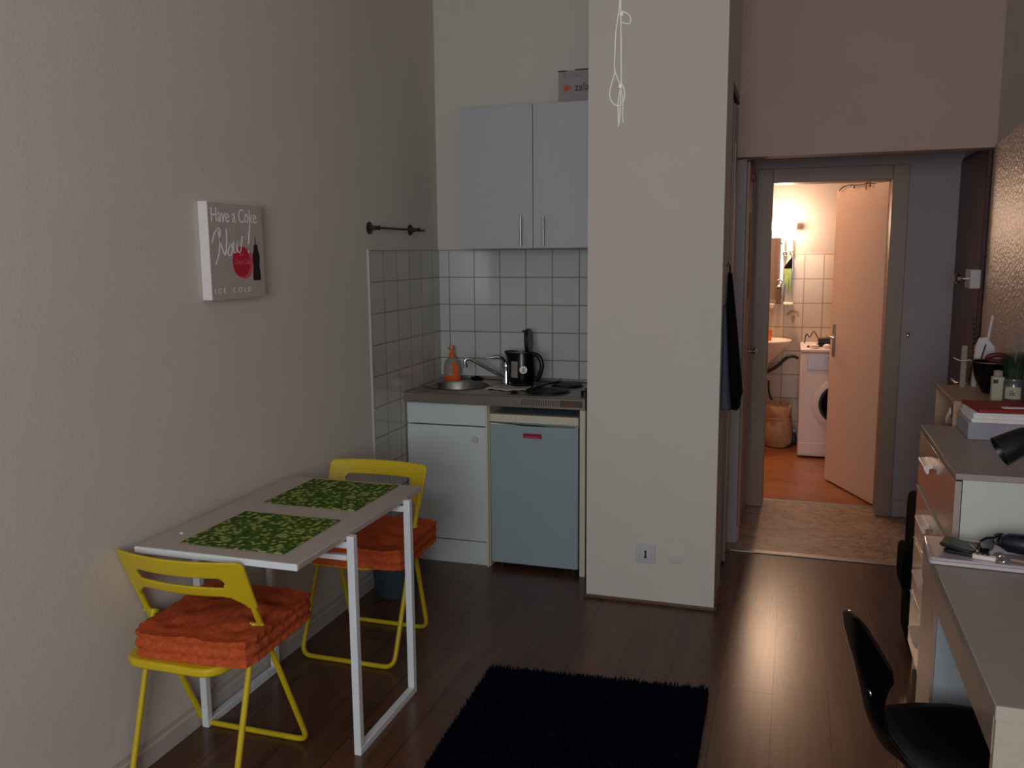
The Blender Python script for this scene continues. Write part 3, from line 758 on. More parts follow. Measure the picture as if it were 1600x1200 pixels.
for i, (x0, x1, y0, y1, lab) in enumerate(((-1.742, -1.383, 2.118, 2.455, 'green woven placemat at the near end of the table'), (-1.746, -1.386, 2.566, 2.902, 'green woven placemat at the far end of the table, by the kitchen'))):
    bm = BM(); box(bm, -(x1-x0)/2, (x1-x0)/2, -(y1-y0)/2, (y1-y0)/2, 0, .003)
    if i == 0:
        pm = obj('placemat', bm, WEAVE, smooth=False, bevel=.001)
        o = pm
    else:
        bm.free(); o = pm.copy(); C.objects.link(o)
    o.location = ((x0+x1)/2, (y0+y1)/2, .7408)
    tag(o, lab, 'placemat', 'green placemats on the folding table')

# folding chair, facing +y in its own space
def make_chair():
    t = thing('folding_chair', '', 'chair', (0, 0, 0))
    r = .0095; hw = .203
    top, bot = (-.138, .728), (.190, r)
    def A(s, x):  # point on the slanted main frame
        return (x, top[0]+(bot[0]-top[0])*s, top[1]+(bot[1]-top[1])*s)
    bm = BM(); tube(bm, round_path([A(.13, -hw), A(1, -hw), A(1, hw), A(.13, hw)], .045), r, 12); obj('front_frame', bm, YELLOW, t, local=True)
    # rear frame, pivoting a third of the way down
    ph = hw-.021
    pv = A(.30, ph)
    bm = BM(); tube(bm, round_path([(-ph, pv[1], pv[2]), (-ph, -.190, r), (ph, -.190, r), (ph, pv[1], pv[2])], .045), r, 12); obj('rear_frame', bm, YELLOW, t, local=True)
    for s in (-1, 1):
        bm = BM(); tube(bm, [(s*(hw-.035), pv[1], pv[2]-.005), (s*(hw+.013), pv[1], pv[2]-.005)], .007, 10); obj('pivot_bolt', bm, YELLOW, t, local=True)
    # backrest panel with a long slot, curved backwards
    nu, nv = 28, 14
    bm = BM()
    H_ = .165; W_ = hw+.020
    def bpnt(u, v, d):
        # u -1..1, v 0(top)..1(bottom)
        bulge = -.042*(1-u*u)
        side = 0
        zloc = v*H_
        # taper: panel narrows into the tubes at the lower corners
        ww = W_-.006*v
        y = top[0]+(bot[0]-top[0])*(zloc/.745)+bulge+d
        return Vector((u*ww, y, top[1]+.012-zloc))
    def inside(u, v):
        if abs(u) < .64 and .36 < v < .54: return False
        if abs(u) >= .64 and ((abs(u)-.64)/.04)**2+((v-.45)/.09)**2 < 1: return False
        # arch cut at the bottom edge between the tubes
        if v > .76+.24*max(0, (abs(u)-.62)/.27)**2: return False
        # rounded upper corners
        if abs(u) > .9 and v < .16:
            return ((abs(u)-.9)/.1)**2+((.16-v)/.16)**2 < 1.05
        return True
    us = sorted(set([round(-1+2*k/96, 4) for k in range(97)])); vs_ = [k/48 for k in range(49)]
    front = {}; back = {}
    cells = {}
    for i in range(len(us)-1):
        for j in range(len(vs_)-1):
            if inside((us[i]+us[i+1])/2, (vs_[j]+vs_[j+1])/2): cells[(i, j)] = 1
    def vv(dct, i, j, d):
        if (i, j) not in dct: dct[(i, j)] = bm.verts.new(bpnt(us[i], vs_[j], d))
        return dct[(i, j)]
    th = .011
    for (i, j) in cells:
        q = [(i, j), (i+1, j), (i+1, j+1), (i, j+1)]
        bm.faces.new([vv(front, a, b_, th/2) for a, b_ in q]); bm.faces.new([vv(back, a, b_, -th/2) for a, b_ in q][::-1])
        for (e0, e1, nb) in ((q[0], q[1], (i, j-1)), (q[1], q[2], (i+1, j)), (q[2], q[3], (i, j+1)), (q[3], q[0], (i-1, j))):
            if nb not in cells: bm.faces.new((vv(front, *e0, th/2), vv(back, *e0, -th/2), vv(back, *e1, -th/2), vv(front, *e1, th/2)))
    o = obj('backrest', bm, YELLOW, t, local=True)
    md = o.modifiers.new('smooth', 'SMOOTH'); md.factor = .5; md.iterations = 5
    # seat tray
    bm = BM()
    zr, zf = .436, .436
    prism(bm, rrect(2*(ph-.012), .455, .07, 6), lambda u, v, d: (u, v+.012, zr+(zf-zr)*(v+.215)/.43+d), -.026, 0)
    o = obj('seat', bm, YELLOW, t, local=True, bevel=.007)
    return t
def make_cushion(seed):
    bm = BM(); nx = 34; W_, D_, Hh = .375, .40, .070
    # rounded box cushion: grid box then displaced tufts
    def add(fn):
        g = [[bm.verts.new(fn(i/nx, j/nx)) for j in range(nx+1)] for i in range(nx+1)]
        for i in range(nx):
            for j in range(nx): bm.faces.new((g[i][j], g[i+1][j], g[i+1][j+1], g[i][j+1]))
    add(lambda a, b_: Vector(((a-.5)*W_, (b_-.5)*D_, Hh))); add(lambda a, b_: Vector(((a-.5)*W_, (b_-.5)*D_, 0)))
    for s in (-.5, .5):
        add(lambda a, b_: Vector((s*W_, (a-.5)*D_, b_*Hh))); add(lambda a, b_: Vector(((a-.5)*W_, s*D_, b_*Hh)))
    bmesh.ops.remove_doubles(bm, verts=bm.verts[:], dist=.0004)
    bmesh.ops.recalc_face_normals(bm, faces=bm.faces[:])
    for v in bm.verts:
        x, y, z = v.co
        # round the corners in plan
        ax_, ay_ = abs(x)/(W_/2), abs(y)/(D_/2)
        k = max(0, ax_-.78)/.22; k2 = max(0, ay_-.78)/.22
        sh = 1-.055*min(1, k)*min(1, k2)
        # hollowed sides with stitched bulging rims
        sidez = (z/Hh-.5)*2
        edge = max(ax_, ay_)
        nx_, ny_ = x*sh, y*sh
        if edge > .97:
            q = .006*math.cos(sidez*PI)*-1+.0028*math.sin((x if ay_ > .97 else y)*150)*(.4+.6*abs(sidez))
            if ax_ > .97: nx_ += math.copysign(q, x)
            if ay_ > .97: ny_ += math.copysign(q, y)
        zz = z
        if z > Hh*.99:
            rim = math.exp(-((1-edge)*14)**2)
            zz += .006*rim-.012*(1-rim)*(.5+.5*math.cos(min(1, edge)*PI*.0))*0
            dome = .012*(1-ax_**2)*(1-ay_**2)
            zz += dome
            for tx in (-.1, .1):
                for ty in (-.11, 0.0, .11):
                    d2_ = (x-tx)**2+(y-ty)**2; zz -= .014*math.exp(-d2_/.0009)
            zz += .008*mnoise.noise(Vector((x*11+seed, y*11, 1.7)))+.0025*mnoise.noise(Vector((x*32, y*32+seed, 4)))
        elif z > 0:
            nn = .002*mnoise.noise(Vector((x*30+seed, y*30, z*60)))
            nx_ += nn*(1 if x > 0 else -1); ny_ += nn*(1 if y > 0 else -1)
        v.co = Vector((nx_, ny_, zz))
    return bm
ch1 = make_chair(); ch1.location = (-1.684, 2.168, 0)
tag(ch1, 'yellow metal folding chair nearest the camera, its back to the viewer', 'chair', 'yellow folding chairs')
def dup(root, loc, rz):
    r_ = root.copy(); C.objects.link(r_); r_.location = loc; r_.rotation_euler = (0, 0, rz)
    for c_ in list(root.children):
        k = c_.copy(); C.objects.link(k); k.parent = r_
    return r_
ch2 = dup(ch1, (-1.632, 3.095, 0), PI)
tag(ch2, 'yellow metal folding chair at the kitchen end of the table, facing the camera', 'chair', 'yellow folding chairs')
cu1 = obj('seat_cushion', make_cushion(.3), ORANGE); cu1.location = (-1.638, 2.185, .4375); cu1.rotation_euler = (0, 0, R(3))
tag(cu1, 'thick tufted orange seat cushion on the near yellow chair', 'cushion', 'orange chair cushions')
cu2 = obj('seat_cushion', make_cushion(3.1), ORANGE); cu2.location = (-1.545, 3.02, .4375); cu2.rotation_euler = (0, 0, PI+R(3))
tag(cu2, 'thick tufted orange seat cushion on the far yellow chair', 'cushion', 'orange chair cushions')

# ================================================================== RUG
rg = thing('shaggy_rug', 'near-black shaggy rug lying on the floor in the foreground', 'rug', (-.64, 2.3, 0))
QA, QB, QC, QD = (-1.068, 3.015), (-.246, 3.075), (-.222, 1.55), (-1.02, 1.50)
def q2(u, v):
    a = Vector(QA)*(1-u)+Vector(QB)*u; b_ = Vector(QD)*(1-u)+Vector(QC)*u
    return a*(1-v)+b_*v
bm = BM()
ol = [q2(*p) for p in ((.02, .0), (.98, .0), (1, .015), (1, 1), (0, 1), (0, .015))]
prism(bm, [(p.x, p.y) for p in ol], lambda u, v, d: (u, v, d), .0, .012); obj('backing', bm, RUGB, rg, smooth=False)
bm = BM()
nu, nv = 118, 215
for i in range(nu):
    for j in range(nv):
        p = q2((i+random.random())/nu, (j+random.random())/nv)
        h = random.uniform(.014, .024); a = random.uniform(0, 2*PI); l = random.uniform(.002, .010); wv = .0032
        d = Vector((math.cos(a), math.sin(a), 0)); s = Vector((-d.y, d.x, 0))*wv
        b0 = Vector((p.x, p.y, .010)); m_ = b0+d*l*.4+Vector((0, 0, h*.6)); t_ = b0+d*l*1.4+Vector((0, 0, h))
        v0, v1, v2, v3, v4 = [bm.verts.new(q) for q in (b0-s, b0+s, m_+s, m_-s, t_)]
        bm.faces.new((v0, v1, v2, v3)); bm.faces.new((v3, v2, v4))
pl = obj('pile', bm, RUGP, rg, smooth=False, recalc=False); pl['kind'] = 'stuff'

# ================================================================== DESK SIDE
dk = thing('desk', 'long white desk with grey-brown top along the right wall', 'desk', (.6, 2.2, 0))
obj('desktop', bb(.388, .796, 1.745, 2.745, .722, .750), DESKT, dk, bevel=.002)
obj('front_apron', bb(.390, .408, 1.765, 2.745, .640, .722), DESKE, dk, bevel=.001)
obj('near_edge_band', bb(.389, .796, 1.742, 1.7455, .7225, .7498), DESKN, dk, smooth=False)
obj('near_end_panel', bb(.392, .790, 1.750, 1.775, 0, .722), DESKN, dk, bevel=.001)
ed = obj('far_end_panel', bb(.400, .790, 2.49, 2.515, 0, .722), DESKS, dk, bevel=.001)
obj('front_post', bb(.392, .400, 2.50, 2.735, 0, .640), DESKE, dk, bevel=.001)
bm = BM(); lathe(bm, [(0, 0), (.004, 0), (.004, .001), (0, .001)], (.428, 2.4895, .57), 12, MY); obj('screw_hole', bm, BLACK, ed)

cs = thing('chest_of_drawers', 'white chest with glossy drawer fronts between the desk and low bookshelf', 'chest', (.63, 3.13, 0))
CX, CY0, CY1, CT = .464, 2.752, 3.515, .955
obj('top', bb(CX, .797, CY0, CY1, CT-.018, CT), DESKT, cs, bevel=.0015)
obj('side_panel', bb(CX+.020, .797, CY0, CY0+.018, 0, CT-.018), CHESTW, cs, smooth=False)
obj('side_panel', bb(CX+.020, .797, CY1-.018, CY1, 0, CT-.018), CHESTW, cs, smooth=False)
obj('back_panel', bb(.785, .797, CY0+.018, CY1-.018, 0.02, CT-.018), CHESTW, cs, smooth=False)
obj('plinth', bb(CX+.035, CX+.050, CY0+.018, CY1-.018, 0, .10), CHESTW, cs, smooth=False)
zs = [(.738, .932), (.530, .722), (.318, .520), (.105, .308)]
for k, (z0, z1) in enumerate(zs):
    d = obj('drawer', bb(CX, CX+.018, CY0, CY1, z0, z1), CHESTG, cs, bevel=.0012)
    hy = 3.235
    hb = BM(); prism(hb, [(0, 0), (-.030, -.004), (-.030, -.012), (-.020, -.030), (-.012, -.030), (-.012, -.014), (0, -.010)], lambda u, v, dd: (CX+u, dd, z1-.052+v), hy-.068, hy+.068)
    obj('handle', hb, HAND, d, smooth=False, bevel=.001)
    obj('drawer_rail', bb(CX-.004, CX+.016, CY0+.004, CY1-.004, z1+.001, z1+.005), HAND, d, smooth=False) if k else None
bm = BM()
for (z0, z1) in zs: box(bm, CX+.05, .775, CY0+.03, CY1-.03, z0+.02, z1-.03)
obj('drawer_box', bm, CHESTW, cs, smooth=False)

# low bookshelf beyond
bs = thing('bookshelf', 'low wood-coloured open shelf beyond the chest of drawers', 'bookshelf', (.69, 3.72, 0))
BX, BY0, BY1, BT_ = .572, 3.53, 3.965, 1.045
obj('top', bb(BX, .796, BY0, BY1, BT_-.018, BT_), WOOD, bs, bevel=.001)
for y in (BY0, BY1-.016): obj('side_panel', bb(BX, .796, y, y+.016, 0, BT_-.018), WOOD, bs, smooth=False)
for z in (.05, .38, .72): obj('shelf', bb(BX+.004, .790, BY0+.016, BY1-.016, z, z+.016), WOOD, bs, smooth=False)
obj('back_panel', bb(.788, .796, BY0+.016, BY1-.016, 0, BT_-.018), WOOD, bs, smooth=False)
# things inside the bookshelf
ib = thing('dark_bag', 'small black bag with a shiny white clip inside the low bookshelf', 'bag', (.60, 3.66, .736))
bm = BM(); lathe(bm, [(0, 0), (.04, 0), (.048, .02), (.045, .10), (.030, .16), (.012, .20), (0, .21)], (.625, 3.79, .736), 20, None, .7, 1.3); obj('bag_body', bm, BLACKF, ib)
bm = BM(); MB_ = Matrix.Translation((.588, 3.715, .958)) @ Matrix.Rotation(R(-35), 4, 'X'); box(bm, -.006, .02, -.05, .05, -.013, .013, MB_); obj('clip', bm, CERAM, ib, bevel=.003)
bm = BM(); MB_ = Matrix.Translation((.592, 3.66, .985)) @ Matrix.Rotation(R(-20), 4, 'X'); box(bm, -.005, .02, -.04, .04, -.018, .018, MB_); obj('tag', bm, BLUEC, ib, bevel=.003)

# black upright trolley bag in front of the bookshelf
sb = thing('trolley_bag', 'narrow black upright bag standing behind the chest of drawers', 'bag', (.49, 3.75, 0))
bm = BM(); prism(bm, [(q[0], q[1]) for q in rrect(.30, .60, .07, 6, 3.75, .318)], lambda u, v, d: (d, u, v), .478, .560); obj('bag_body', bm, BLACKF, sb, bevel=.018, bseg=3)
bm = BM(); prism(bm, [(q[0], q[1]) for q in rrect(.22, .16, .05, 6, 3.75, .33)], lambda u, v, d: (d, u, v), .447, .480); obj('front_pocket', bm, BLACKF, sb, bevel=.014, bseg=3)
for y in (3.66, 3.84): obj('wheel', lathe(BM(), [(0, -.010), (.019, -.010), (.019, .010), (0, .010)], (.52, y, .019), 16, Matrix.Rotation(PI/2, 4, 'X')), BLACK, sb)
bm = BM(); tube(bm, round_path([(.520, 3.70, .60), (.520, 3.70, .636), (.520, 3.80, .636), (.520, 3.80, .60)], .012), .006, 8); obj('carry_handle', bm, BLACK, sb)

# laptop and the small things on it
lt = thing('laptop', 'closed glossy white laptop lying across the far end of the desk', 'laptop', (.55, 2.62, .75))
LTM = Matrix.Translation((.545, 2.618, .750)) @ Matrix.Rotation(R(-3), 4, 'Z')
bm = BM(); prism(bm, rrect(.330, .200, .012), lambda u, v, d: LTM @ Vector((u, v, d)), .002, .012); obj('base', bm, PLW, lt, bevel=.002)
LTG = mat('laptop_gloss_lid', 'b5a6ac', .08, var=.02, coat=.6)
bm = BM(); prism(bm, rrect(.330, .200, .012), lambda u, v, d: LTM @ Vector((u, v, d)), .0125, .021); obj('lid', bm, LTG, lt, bevel=.002)
ZL = .7712
wl = thing('wallet', 'black leather wallet lying open on the left of the laptop lid', 'wallet', (.475, 2.60, ZL))
bm = BM(); WMm = Matrix.Translation((.478, 2.600, ZL)) @ Matrix.Rotation(R(-18), 4, 'Z')
prism(bm, rrect(.105, .085, .012), lambda u, v, d: WMm @ Vector((u, v, d)), 0, .011); obj('lower_flap', bm, BLACK, wl, bevel=.003)
bm = BM(); WM2 = WMm @ Matrix.Translation((-.02, .0, .011)) @ Matrix.Rotation(R(8), 4, 'Y'); prism(bm, rrect(.09, .08, .012), lambda u, v, d: WM2 @ Vector((u, v, d)), 0, .010); obj('upper_flap', bm, BLACK, wl, bevel=.003)
uk = thing('remote_key', 'small white stick with dark buttons beside the black wallet', 'remote', (.51, 2.575, ZL))
UM = Matrix.Translation((.512, 2.548, ZL)) @ Matrix.Rotation(R(-14), 4, 'Z')
bm = BM(); prism(bm, rrect(.058, .020, .006), lambda u, v, d: UM @ Vector((u, v, d)), 0, .012); obj('case', bm, HAND, uk, bevel=.002)
for q in (-.016, -.004, .008):
    bm = BM(); prism(bm, rrect(.008, .006, .002), lambda u, v, d: UM @ Vector((u+q, v, d)), .0117, .0135); obj('button', bm, BLACK, uk)
bm = BM(); tube(bm, smooth_path([(.50, 2.575, ZL+.012), (.488, 2.62, ZL+.016), (.482, 2.66, ZL+.010), (.500, 2.690, ZL+.004)], 5), .0022, 6)
tag(obj('key_strap', bm, HAND), 'thin pale strap curving across the laptop lid behind the wallet', 'strap')
ec = thing('eyeglass_case', 'long navy glasses case lying on the right of the laptop lid', 'case', (.60, 2.63, ZL))
EM = Matrix.Translation((.645, 2.606, ZL+.030)) @ Matrix.Rotation(R(-14), 4, 'Z') @ Matrix.Rotation(PI/2, 4, 'Y')
bm = BM(); lathe(bm, [(0, -.085), (.016, -.082), (.026, -.065), (.029, -.02), (.029, .03), (.026, .07), (.014, .084), (0, .086)], (0, 0, 0), 22, EM, 1, 1); obj('case_shell', bm, BLUEC, ec)
bm = BM(); lathe(bm, [(0, 0), (.004, 0), (.004, .003), (0, .003)], tuple(EM @ Vector((-.006, -.029, .0))), 10, MY); obj('snap', bm, CHROME, ec)
g2 = thing('sunglasses', 'folded dark sunglasses between the wallet and the navy case', 'glasses', (.545, 2.60, ZL))
bm = BM(); lathe(bm, [(0, -.004), (.017, -.003), (.019, 0), (.017, .004), (0, .005)], (.530, 2.618, ZL+.020), 18, Matrix.Rotation(R(75), 4, 'X')); obj('lens', bm, BLACKG, g2)
bm = BM(); lathe(bm, [(0, -.004), (.017, -.003), (.019, 0), (.017, .004), (0, .005)], (.570, 2.655, ZL+.026), 18, Matrix.Rotation(R(75), 4, 'X')); obj('lens', bm, BLACKG, g2)
bm = BM(); tube(bm, [(.513, 2.612, ZL+.030), (.530, 2.618, ZL+.040), (.55, 2.636, ZL+.036), (.57, 2.655, ZL+.042), (.585, 2.662, ZL+.036)], .0035, 8); tube(bm, [(.513, 2.614, ZL+.030), (.530, 2.668, ZL+.012), (.56, 2.685, ZL+.005)], .003, 8); obj('glasses_frame', bm, BLACK, g2)
bm = BM(); tube(bm, [(.550+.009*math.cos(k*2*PI/20), 2.528, ZL+.011+.009*math.sin(k*2*PI/20)) for k in range(20)], .0022, 8, closed=True)
tag(obj('finger_ring', bm, CHROME), 'shiny silver ring standing on the front of the laptop lid', 'ring')
bm = BM(); tube(bm, [(.575, 2.545, ZL+.006), (.63, 2.525, ZL+.006), (.690, 2.515, ZL+.006)], [.004, .005, .002], 8)
tag(obj('ballpoint_pen', bm, BEIGEB), 'pale pen lying in front of the navy glasses case', 'pen')
bm = BM(); prism(bm, rrect(.03, .014, .005), lambda u, v, d: (u+.515, v+2.676, ZL+d), 0, .004)
tag(obj('red_token', bm, REDP), 'small reddish oval token at the back of the laptop lid', 'token')

# desk lamp, reaching in from the right
la = thing('desk_lamp', 'black desk lamp with a conical shade over the desk', 'lamp', (.73, 2.42, .75))
bm = BM(); lathe(bm, [(0, 0), (.055, 0), (.058, .008), (.050, .018), (.012, .024), (0, .024)], (.73, 2.42, .75), 28); obj('lamp_base', bm, BLACK, la)
bm = BM(); tube(bm, smooth_path([(.73, 2.42, .77), (.735, 2.44, .95), (.74, 2.50, 1.12), (.72, 2.58, 1.165), (.69, 2.60, 1.15)], 6), .006, 10); obj('lamp_arm', bm, BLACK, la)
axd = (Vector((.690, 2.62, 1.145))-Vector((.541, 2.60, 1.058))).normalized()
LQ = Matrix.Translation((.541, 2.60, 1.058)) @ axd.to_track_quat('Z', 'Y').to_matrix().to_4x4()
bm = BM(); lathe(bm, [(.0405, 0), (.043, 0), (.041, .02), (.034, .078), (.028, .088), (.020, .094), (.018, .120), (0, .124)], (0, 0, 0), 32, LQ)
lathe(bm, [(.0405, 0), (.038, .02), (.031, .076), (0, .080)], (0, 0, 0), 32, LQ); obj('lamp_shade', bm, BLACK, la)
bm = BM(); lathe(bm, [(0, .03), (.014, .035), (.017, .05), (.010, .07), (.010, .080), (0, .08)], (0, 0, 0), 16, LQ); obj('bulb', bm, PLW, la)

# papers and booklet on the chest
ps = thing('paper_storage_box', 'translucent pale box of papers on top of the chest', 'box', (.68, 3.35, CT))
obj('box_body', bb(.580, .790, 3.272, 3.49, CT, CT+.060), PAPER, ps, bevel=.004)
bm = BM()
for k in range(5):
    a = .004*random.uniform(-1, 1); box(bm, .588+a+.002*k, .785+a, 3.270+a, 3.485, CT+.0605+.0068*k, CT+.0666+.0068*k)
obj('paper_stack', bm, PRW, ps, smooth=False)
rb = thing('red_booklet', 'red booklet with a white stripe on top of the paper stack', 'booklet', (.68, 3.38, CT+.095))
bm = BM(); RM = Matrix.Translation((.692, 3.38, CT+.0950)) @ Matrix.Rotation(R(6), 4, 'Z'); prism(bm, rrect(.19, .20, .004), lambda u, v, d: RM @ Vector((u, v, d)), 0, .010); obj('cover', bm, REDP, rb)
bm = BM(); prism(bm, rrect(.085, .03, .003), lambda u, v, d: RM @ Vector((u+.035, v-.05, d)), .0098, .0115); obj('stripe', bm, PRW, rb)

# on the bookshelf
bw = thing('dark_bowl', 'large dark metal bowl with steel rim on the wooden shelf', 'bowl', (.69, 3.76, BT_))
bm = BM(); lathe(bm, [(0, 0), (.030, 0), (.042, .010), (.070, .055), (.086, .105), (.090, .122), (.087, .122), (.082, .105), (.064, .055), (.03, .012), (0, .010)], (.735, 3.77, BT_), 36, None, .82, .82); obj('bowl_body', bm, BLACKG, bw)
bm = BM(); tube(bm, [(.735+.0735*math.cos(k*2*PI/36), 3.77+.0735*math.sin(k*2*PI/36), BT_+.123) for k in range(36)], .0022, 8, closed=True); obj('rim', bm, NICKEL, bw)
bm = BM(); tube(bm, smooth_path([(.660, 3.77, BT_+.127), (.640, 3.775, BT_+.122), (.625, 3.78, BT_+.122), (.613, 3.785, BT_+.126), (.602, 3.79, BT_+.132)], 4), .0035, 8)
tube(bm, [(.700, 3.75, BT_+.04), (.660, 3.77, BT_+.127)], .0025, 6)
tag(obj('ladle', bm, CHROME), 'steel ladle handle sticking out left from the dark bowl', 'ladle')
bm = BM(); LR = Matrix.Translation((.752, 3.76, BT_+.138)) @ Matrix.Rotation(R(-70), 4, 'X')
tube(bm, [LR @ Vector((.030*math.cos(k*2*PI/30)*1.2, .014*math.sin(k*2*PI/30), 0)) for k in range(30)], .009, 10, closed=True)
tag(obj('red_strap_loop', bm, mat('dark_red_band', '5a1019', .5)), 'dark red looped band lying over the rim of the dark bowl', 'strap')
vb = thing('vitamin_bottle', 'small bottle with a cream label and clear cap on the wooden shelf', 'bottle', (.722, 3.585, BT_))
VX, VY = .722, 3.585
bm = BM(); prism(bm, rrect(.042, .034, .008), lambda u, v, d: (VX+u, VY+v, BT_+d), 0, .090); obj('bottle_body', bm, LABEL, vb, bevel=.004)
bm = BM(); lathe(bm, [(0, .09), (.016, .09), (.016, .108), (.012, .112), (0, .113)], (VX, VY, BT_), 18); obj('cap', bm, CLEARP, vb)
obj('blue_mark', bb(VX-.018, VX-.002, VY-.0180, VY-.0168, BT_+.066, BT_+.080), BLUEC, vb, smooth=False)
gp = thing('potted_grass', 'glass jar holding bushy green artificial grass at the right of the shelf', 'plant', (.770, 3.57, BT_))
GX, GY = .7715, 3.572

bm = BM(); lathe(bm, [(0, 0), (.033, 0), (.035, .004), (.035, .072), (.031, .080), (.031, .086), (.029, .086), (.029, .080), (.032, .07), (.032, .006), (0, .005)], (GX, GY, BT_), 28); obj('jar', bm, GLASS, gp)
bm = cyl_patch(BM(), GX, GY, .0352, 215, 300, BT_+.014, BT_+.058); jl = obj('jar_label', bm, LABEL, gp)
bm = BM(); tj = lambda u, v, d: (GX-.008+u, GY-.0372-d+abs(u-.004)*.25, BT_+v)
obj('label_lettering', textbm('ik', .030, tj, -.012, .026, 1, 0, .0008), BLACK, gp, smooth=False); bm.free()
bm = BM(); lathe(bm, [(0, .02), (.031, .02), (.031, .078), (0, .084)], (GX, GY, BT_), 20); obj('soil', bm, RUGB, gp)
bm = BM()
for k in range(420):
    a = random.uniform(0, 2*PI); r0 = .028*math.sqrt(random.random()); h = random.uniform(.055, .115); ln = random.uniform(.005, .045)
    a2 = a+random.uniform(-.6, .6)
    b0 = Vector((GX+r0*math.cos(a), GY+r0*math.sin(a), BT_+.078)); d = Vector((math.cos(a2), math.sin(a2), 0))
    if b0.x+d.x*ln > .802: ln = max(0, (.802-b0.x)/max(d.x, .01))
    s_ = Vector((-d.y, d.x, 0))*.0012
    m_ = b0+d*ln*.35+Vector((0, 0, h*.6)); t_ = b0+d*ln+Vector((0, 0, h))
    v0, v1, v2, v3, v4 = [bm.verts.new(q) for q in (b0-s_, b0+s_, m_+s_, m_-s_, t_)]
    bm.faces.new((v0, v1, v2, v3)); bm.faces.new((v3, v2, v4))
obj('grass', bm, GRASS, gp, smooth=False, recalc=False)
ro = thing('router', 'white upright router with a dark cable at the far end of the shelf', 'router', (.735, 3.92, BT_))
bm = BM(); prism(bm, [(-.040, 0), (.040, 0), (.036, .165), (.004, .205), (-.018, .200), (-.034, .165)], lambda u, v, d: (.735+u, 3.915+d, BT_+v), 0, .030); obj('router_case', bm, PLW, ro, bevel=.004)
bm = BM(); tube(bm, [(.745, 3.930, BT_+.19), (.757, 3.932, BT_+.29)], .006, 8); obj('antenna', bm, PLW, ro)
bm = BM(); tube(bm, smooth_path([(.736, 3.912, BT_+.175), (.722, 3.905, BT_+.12), (.716, 3.900, BT_+.06), (.728, 3.898, BT_+.03), (.730, 3.900, BT_+.07), (.716, 3.905, BT_+.04), (.712, 3.905, BT_+.005)], 5), .0028, 8); obj('cable', bm, BLACK, ro)
bm = bb(.648, .668, 3.895, 3.907, BT_, BT_+.17)
tag(obj('wooden_ruler', bm, BEIGEB, bevel=.001), 'pale narrow upright strip standing at the far end of the shelf', 'ruler')

# ================================================================== DESK CHAIR
dc_ = thing('desk_chair', 'black moulded plastic swivel chair pushed under the desk', 'chair', (.3575, 2.104, 0))
DM = Matrix.Translation((.3575, 2.104, 0)) @ Matrix.Rotation(R(19), 4, 'Z')
st = [ # x, z, half width, forward curl at the edges
 (-.216, .784, .004, .0), (-.214, .781, .026, .002), (-.211, .771, .054, .004), (-.206, .748, .092, .006), (-.199, .708, .128, .012), (-.191, .672, .122, .012),
 (-.183, .640, .092, .009), (-.175, .608, .074, .006), (-.167, .575, .058, .004), (-.155, .520, .064, .006), (-.132, .470, .105, .012),
 (-.085, .434, .170, .016), (-.03, .422, .200, .018), (.05, .420, .212, .018), (.13, .424, .208, .014), (.20, .426, .192, .010), (.235, .418, .165, .004), (.250, .402, .12, .0)]
bm = BM(); nu = 20; rows = []
import bisect
fine = []
for a, b_ in zip(st, st[1:]):
    for k in range(3): t = k/3; fine.append(tuple(a[q]*(1-t)+b_[q]*t for q in range(4)))
fine.append(st[-1])
for i, (x, z, hw_, cu_) in enumerate(fine):
    p0 = fine[max(i-1, 0)]; p1 = fine[min(i+1, len(fine)-1)]
    t = Vector((p1[0]-p0[0], 0, p1[1]-p0[1])).normalized(); nrm = Vector((-t.z, 0, t.x))  # towards the sitter
    if nrm.x < 0 and abs(t.z) > .7: nrm = -nrm
    if abs(t.z) <= .7 and nrm.z < 0: nrm = -nrm
    rows.append([bm.verts.new(DM @ (Vector((x, u*hw_, z))+nrm*cu_*u*u*1.6)) for u in [-1+2*k/nu for k in range(nu+1)]])
for A, B in zip(rows, rows[1:]):
    for k in range(nu): bm.faces.new((A[k], A[k+1], B[k+1], B[k]))
sh = obj('seat_shell', bm, BLACKG, dc_); md = sh.modifiers.new('solid', 'SOLIDIFY'); md.thickness = .007; md.offset = -1; md = sh.modifiers.new('bevel', 'BEVEL'); md.width = .002; md.segments = 2
for u in (-.022,):
    bm = BM(); lathe(bm, [(0, 0), (.010, 0), (.009, .003), (0, .005)], (0, 0, 0), 16, DM @ Matrix.Translation((-.179, u, .604)) @ Matrix.Rotation(-PI/2, 4, 'Y')); obj('rivet', bm, CHROME, dc_)
bm = BM(); tube(bm, [DM @ Vector(p) for p in smooth_path([(-.07, 0, .415), (-.06, 0, .40), (-.04, 0, .392), (-.02, 0, .388), (.0, 0, .386)], 4)], .012, 10); obj('back_support', bm, BLACK, dc_)
bm = BM(); lathe(bm, [(0, .06), (.028, .06), (.028, .22), (.016, .225), (.016, .385), (.06, .388), (.06, .400), (0, .402)], (.3575, 2.104, 0), 24); obj('gas_column', bm, BLACK, dc_)
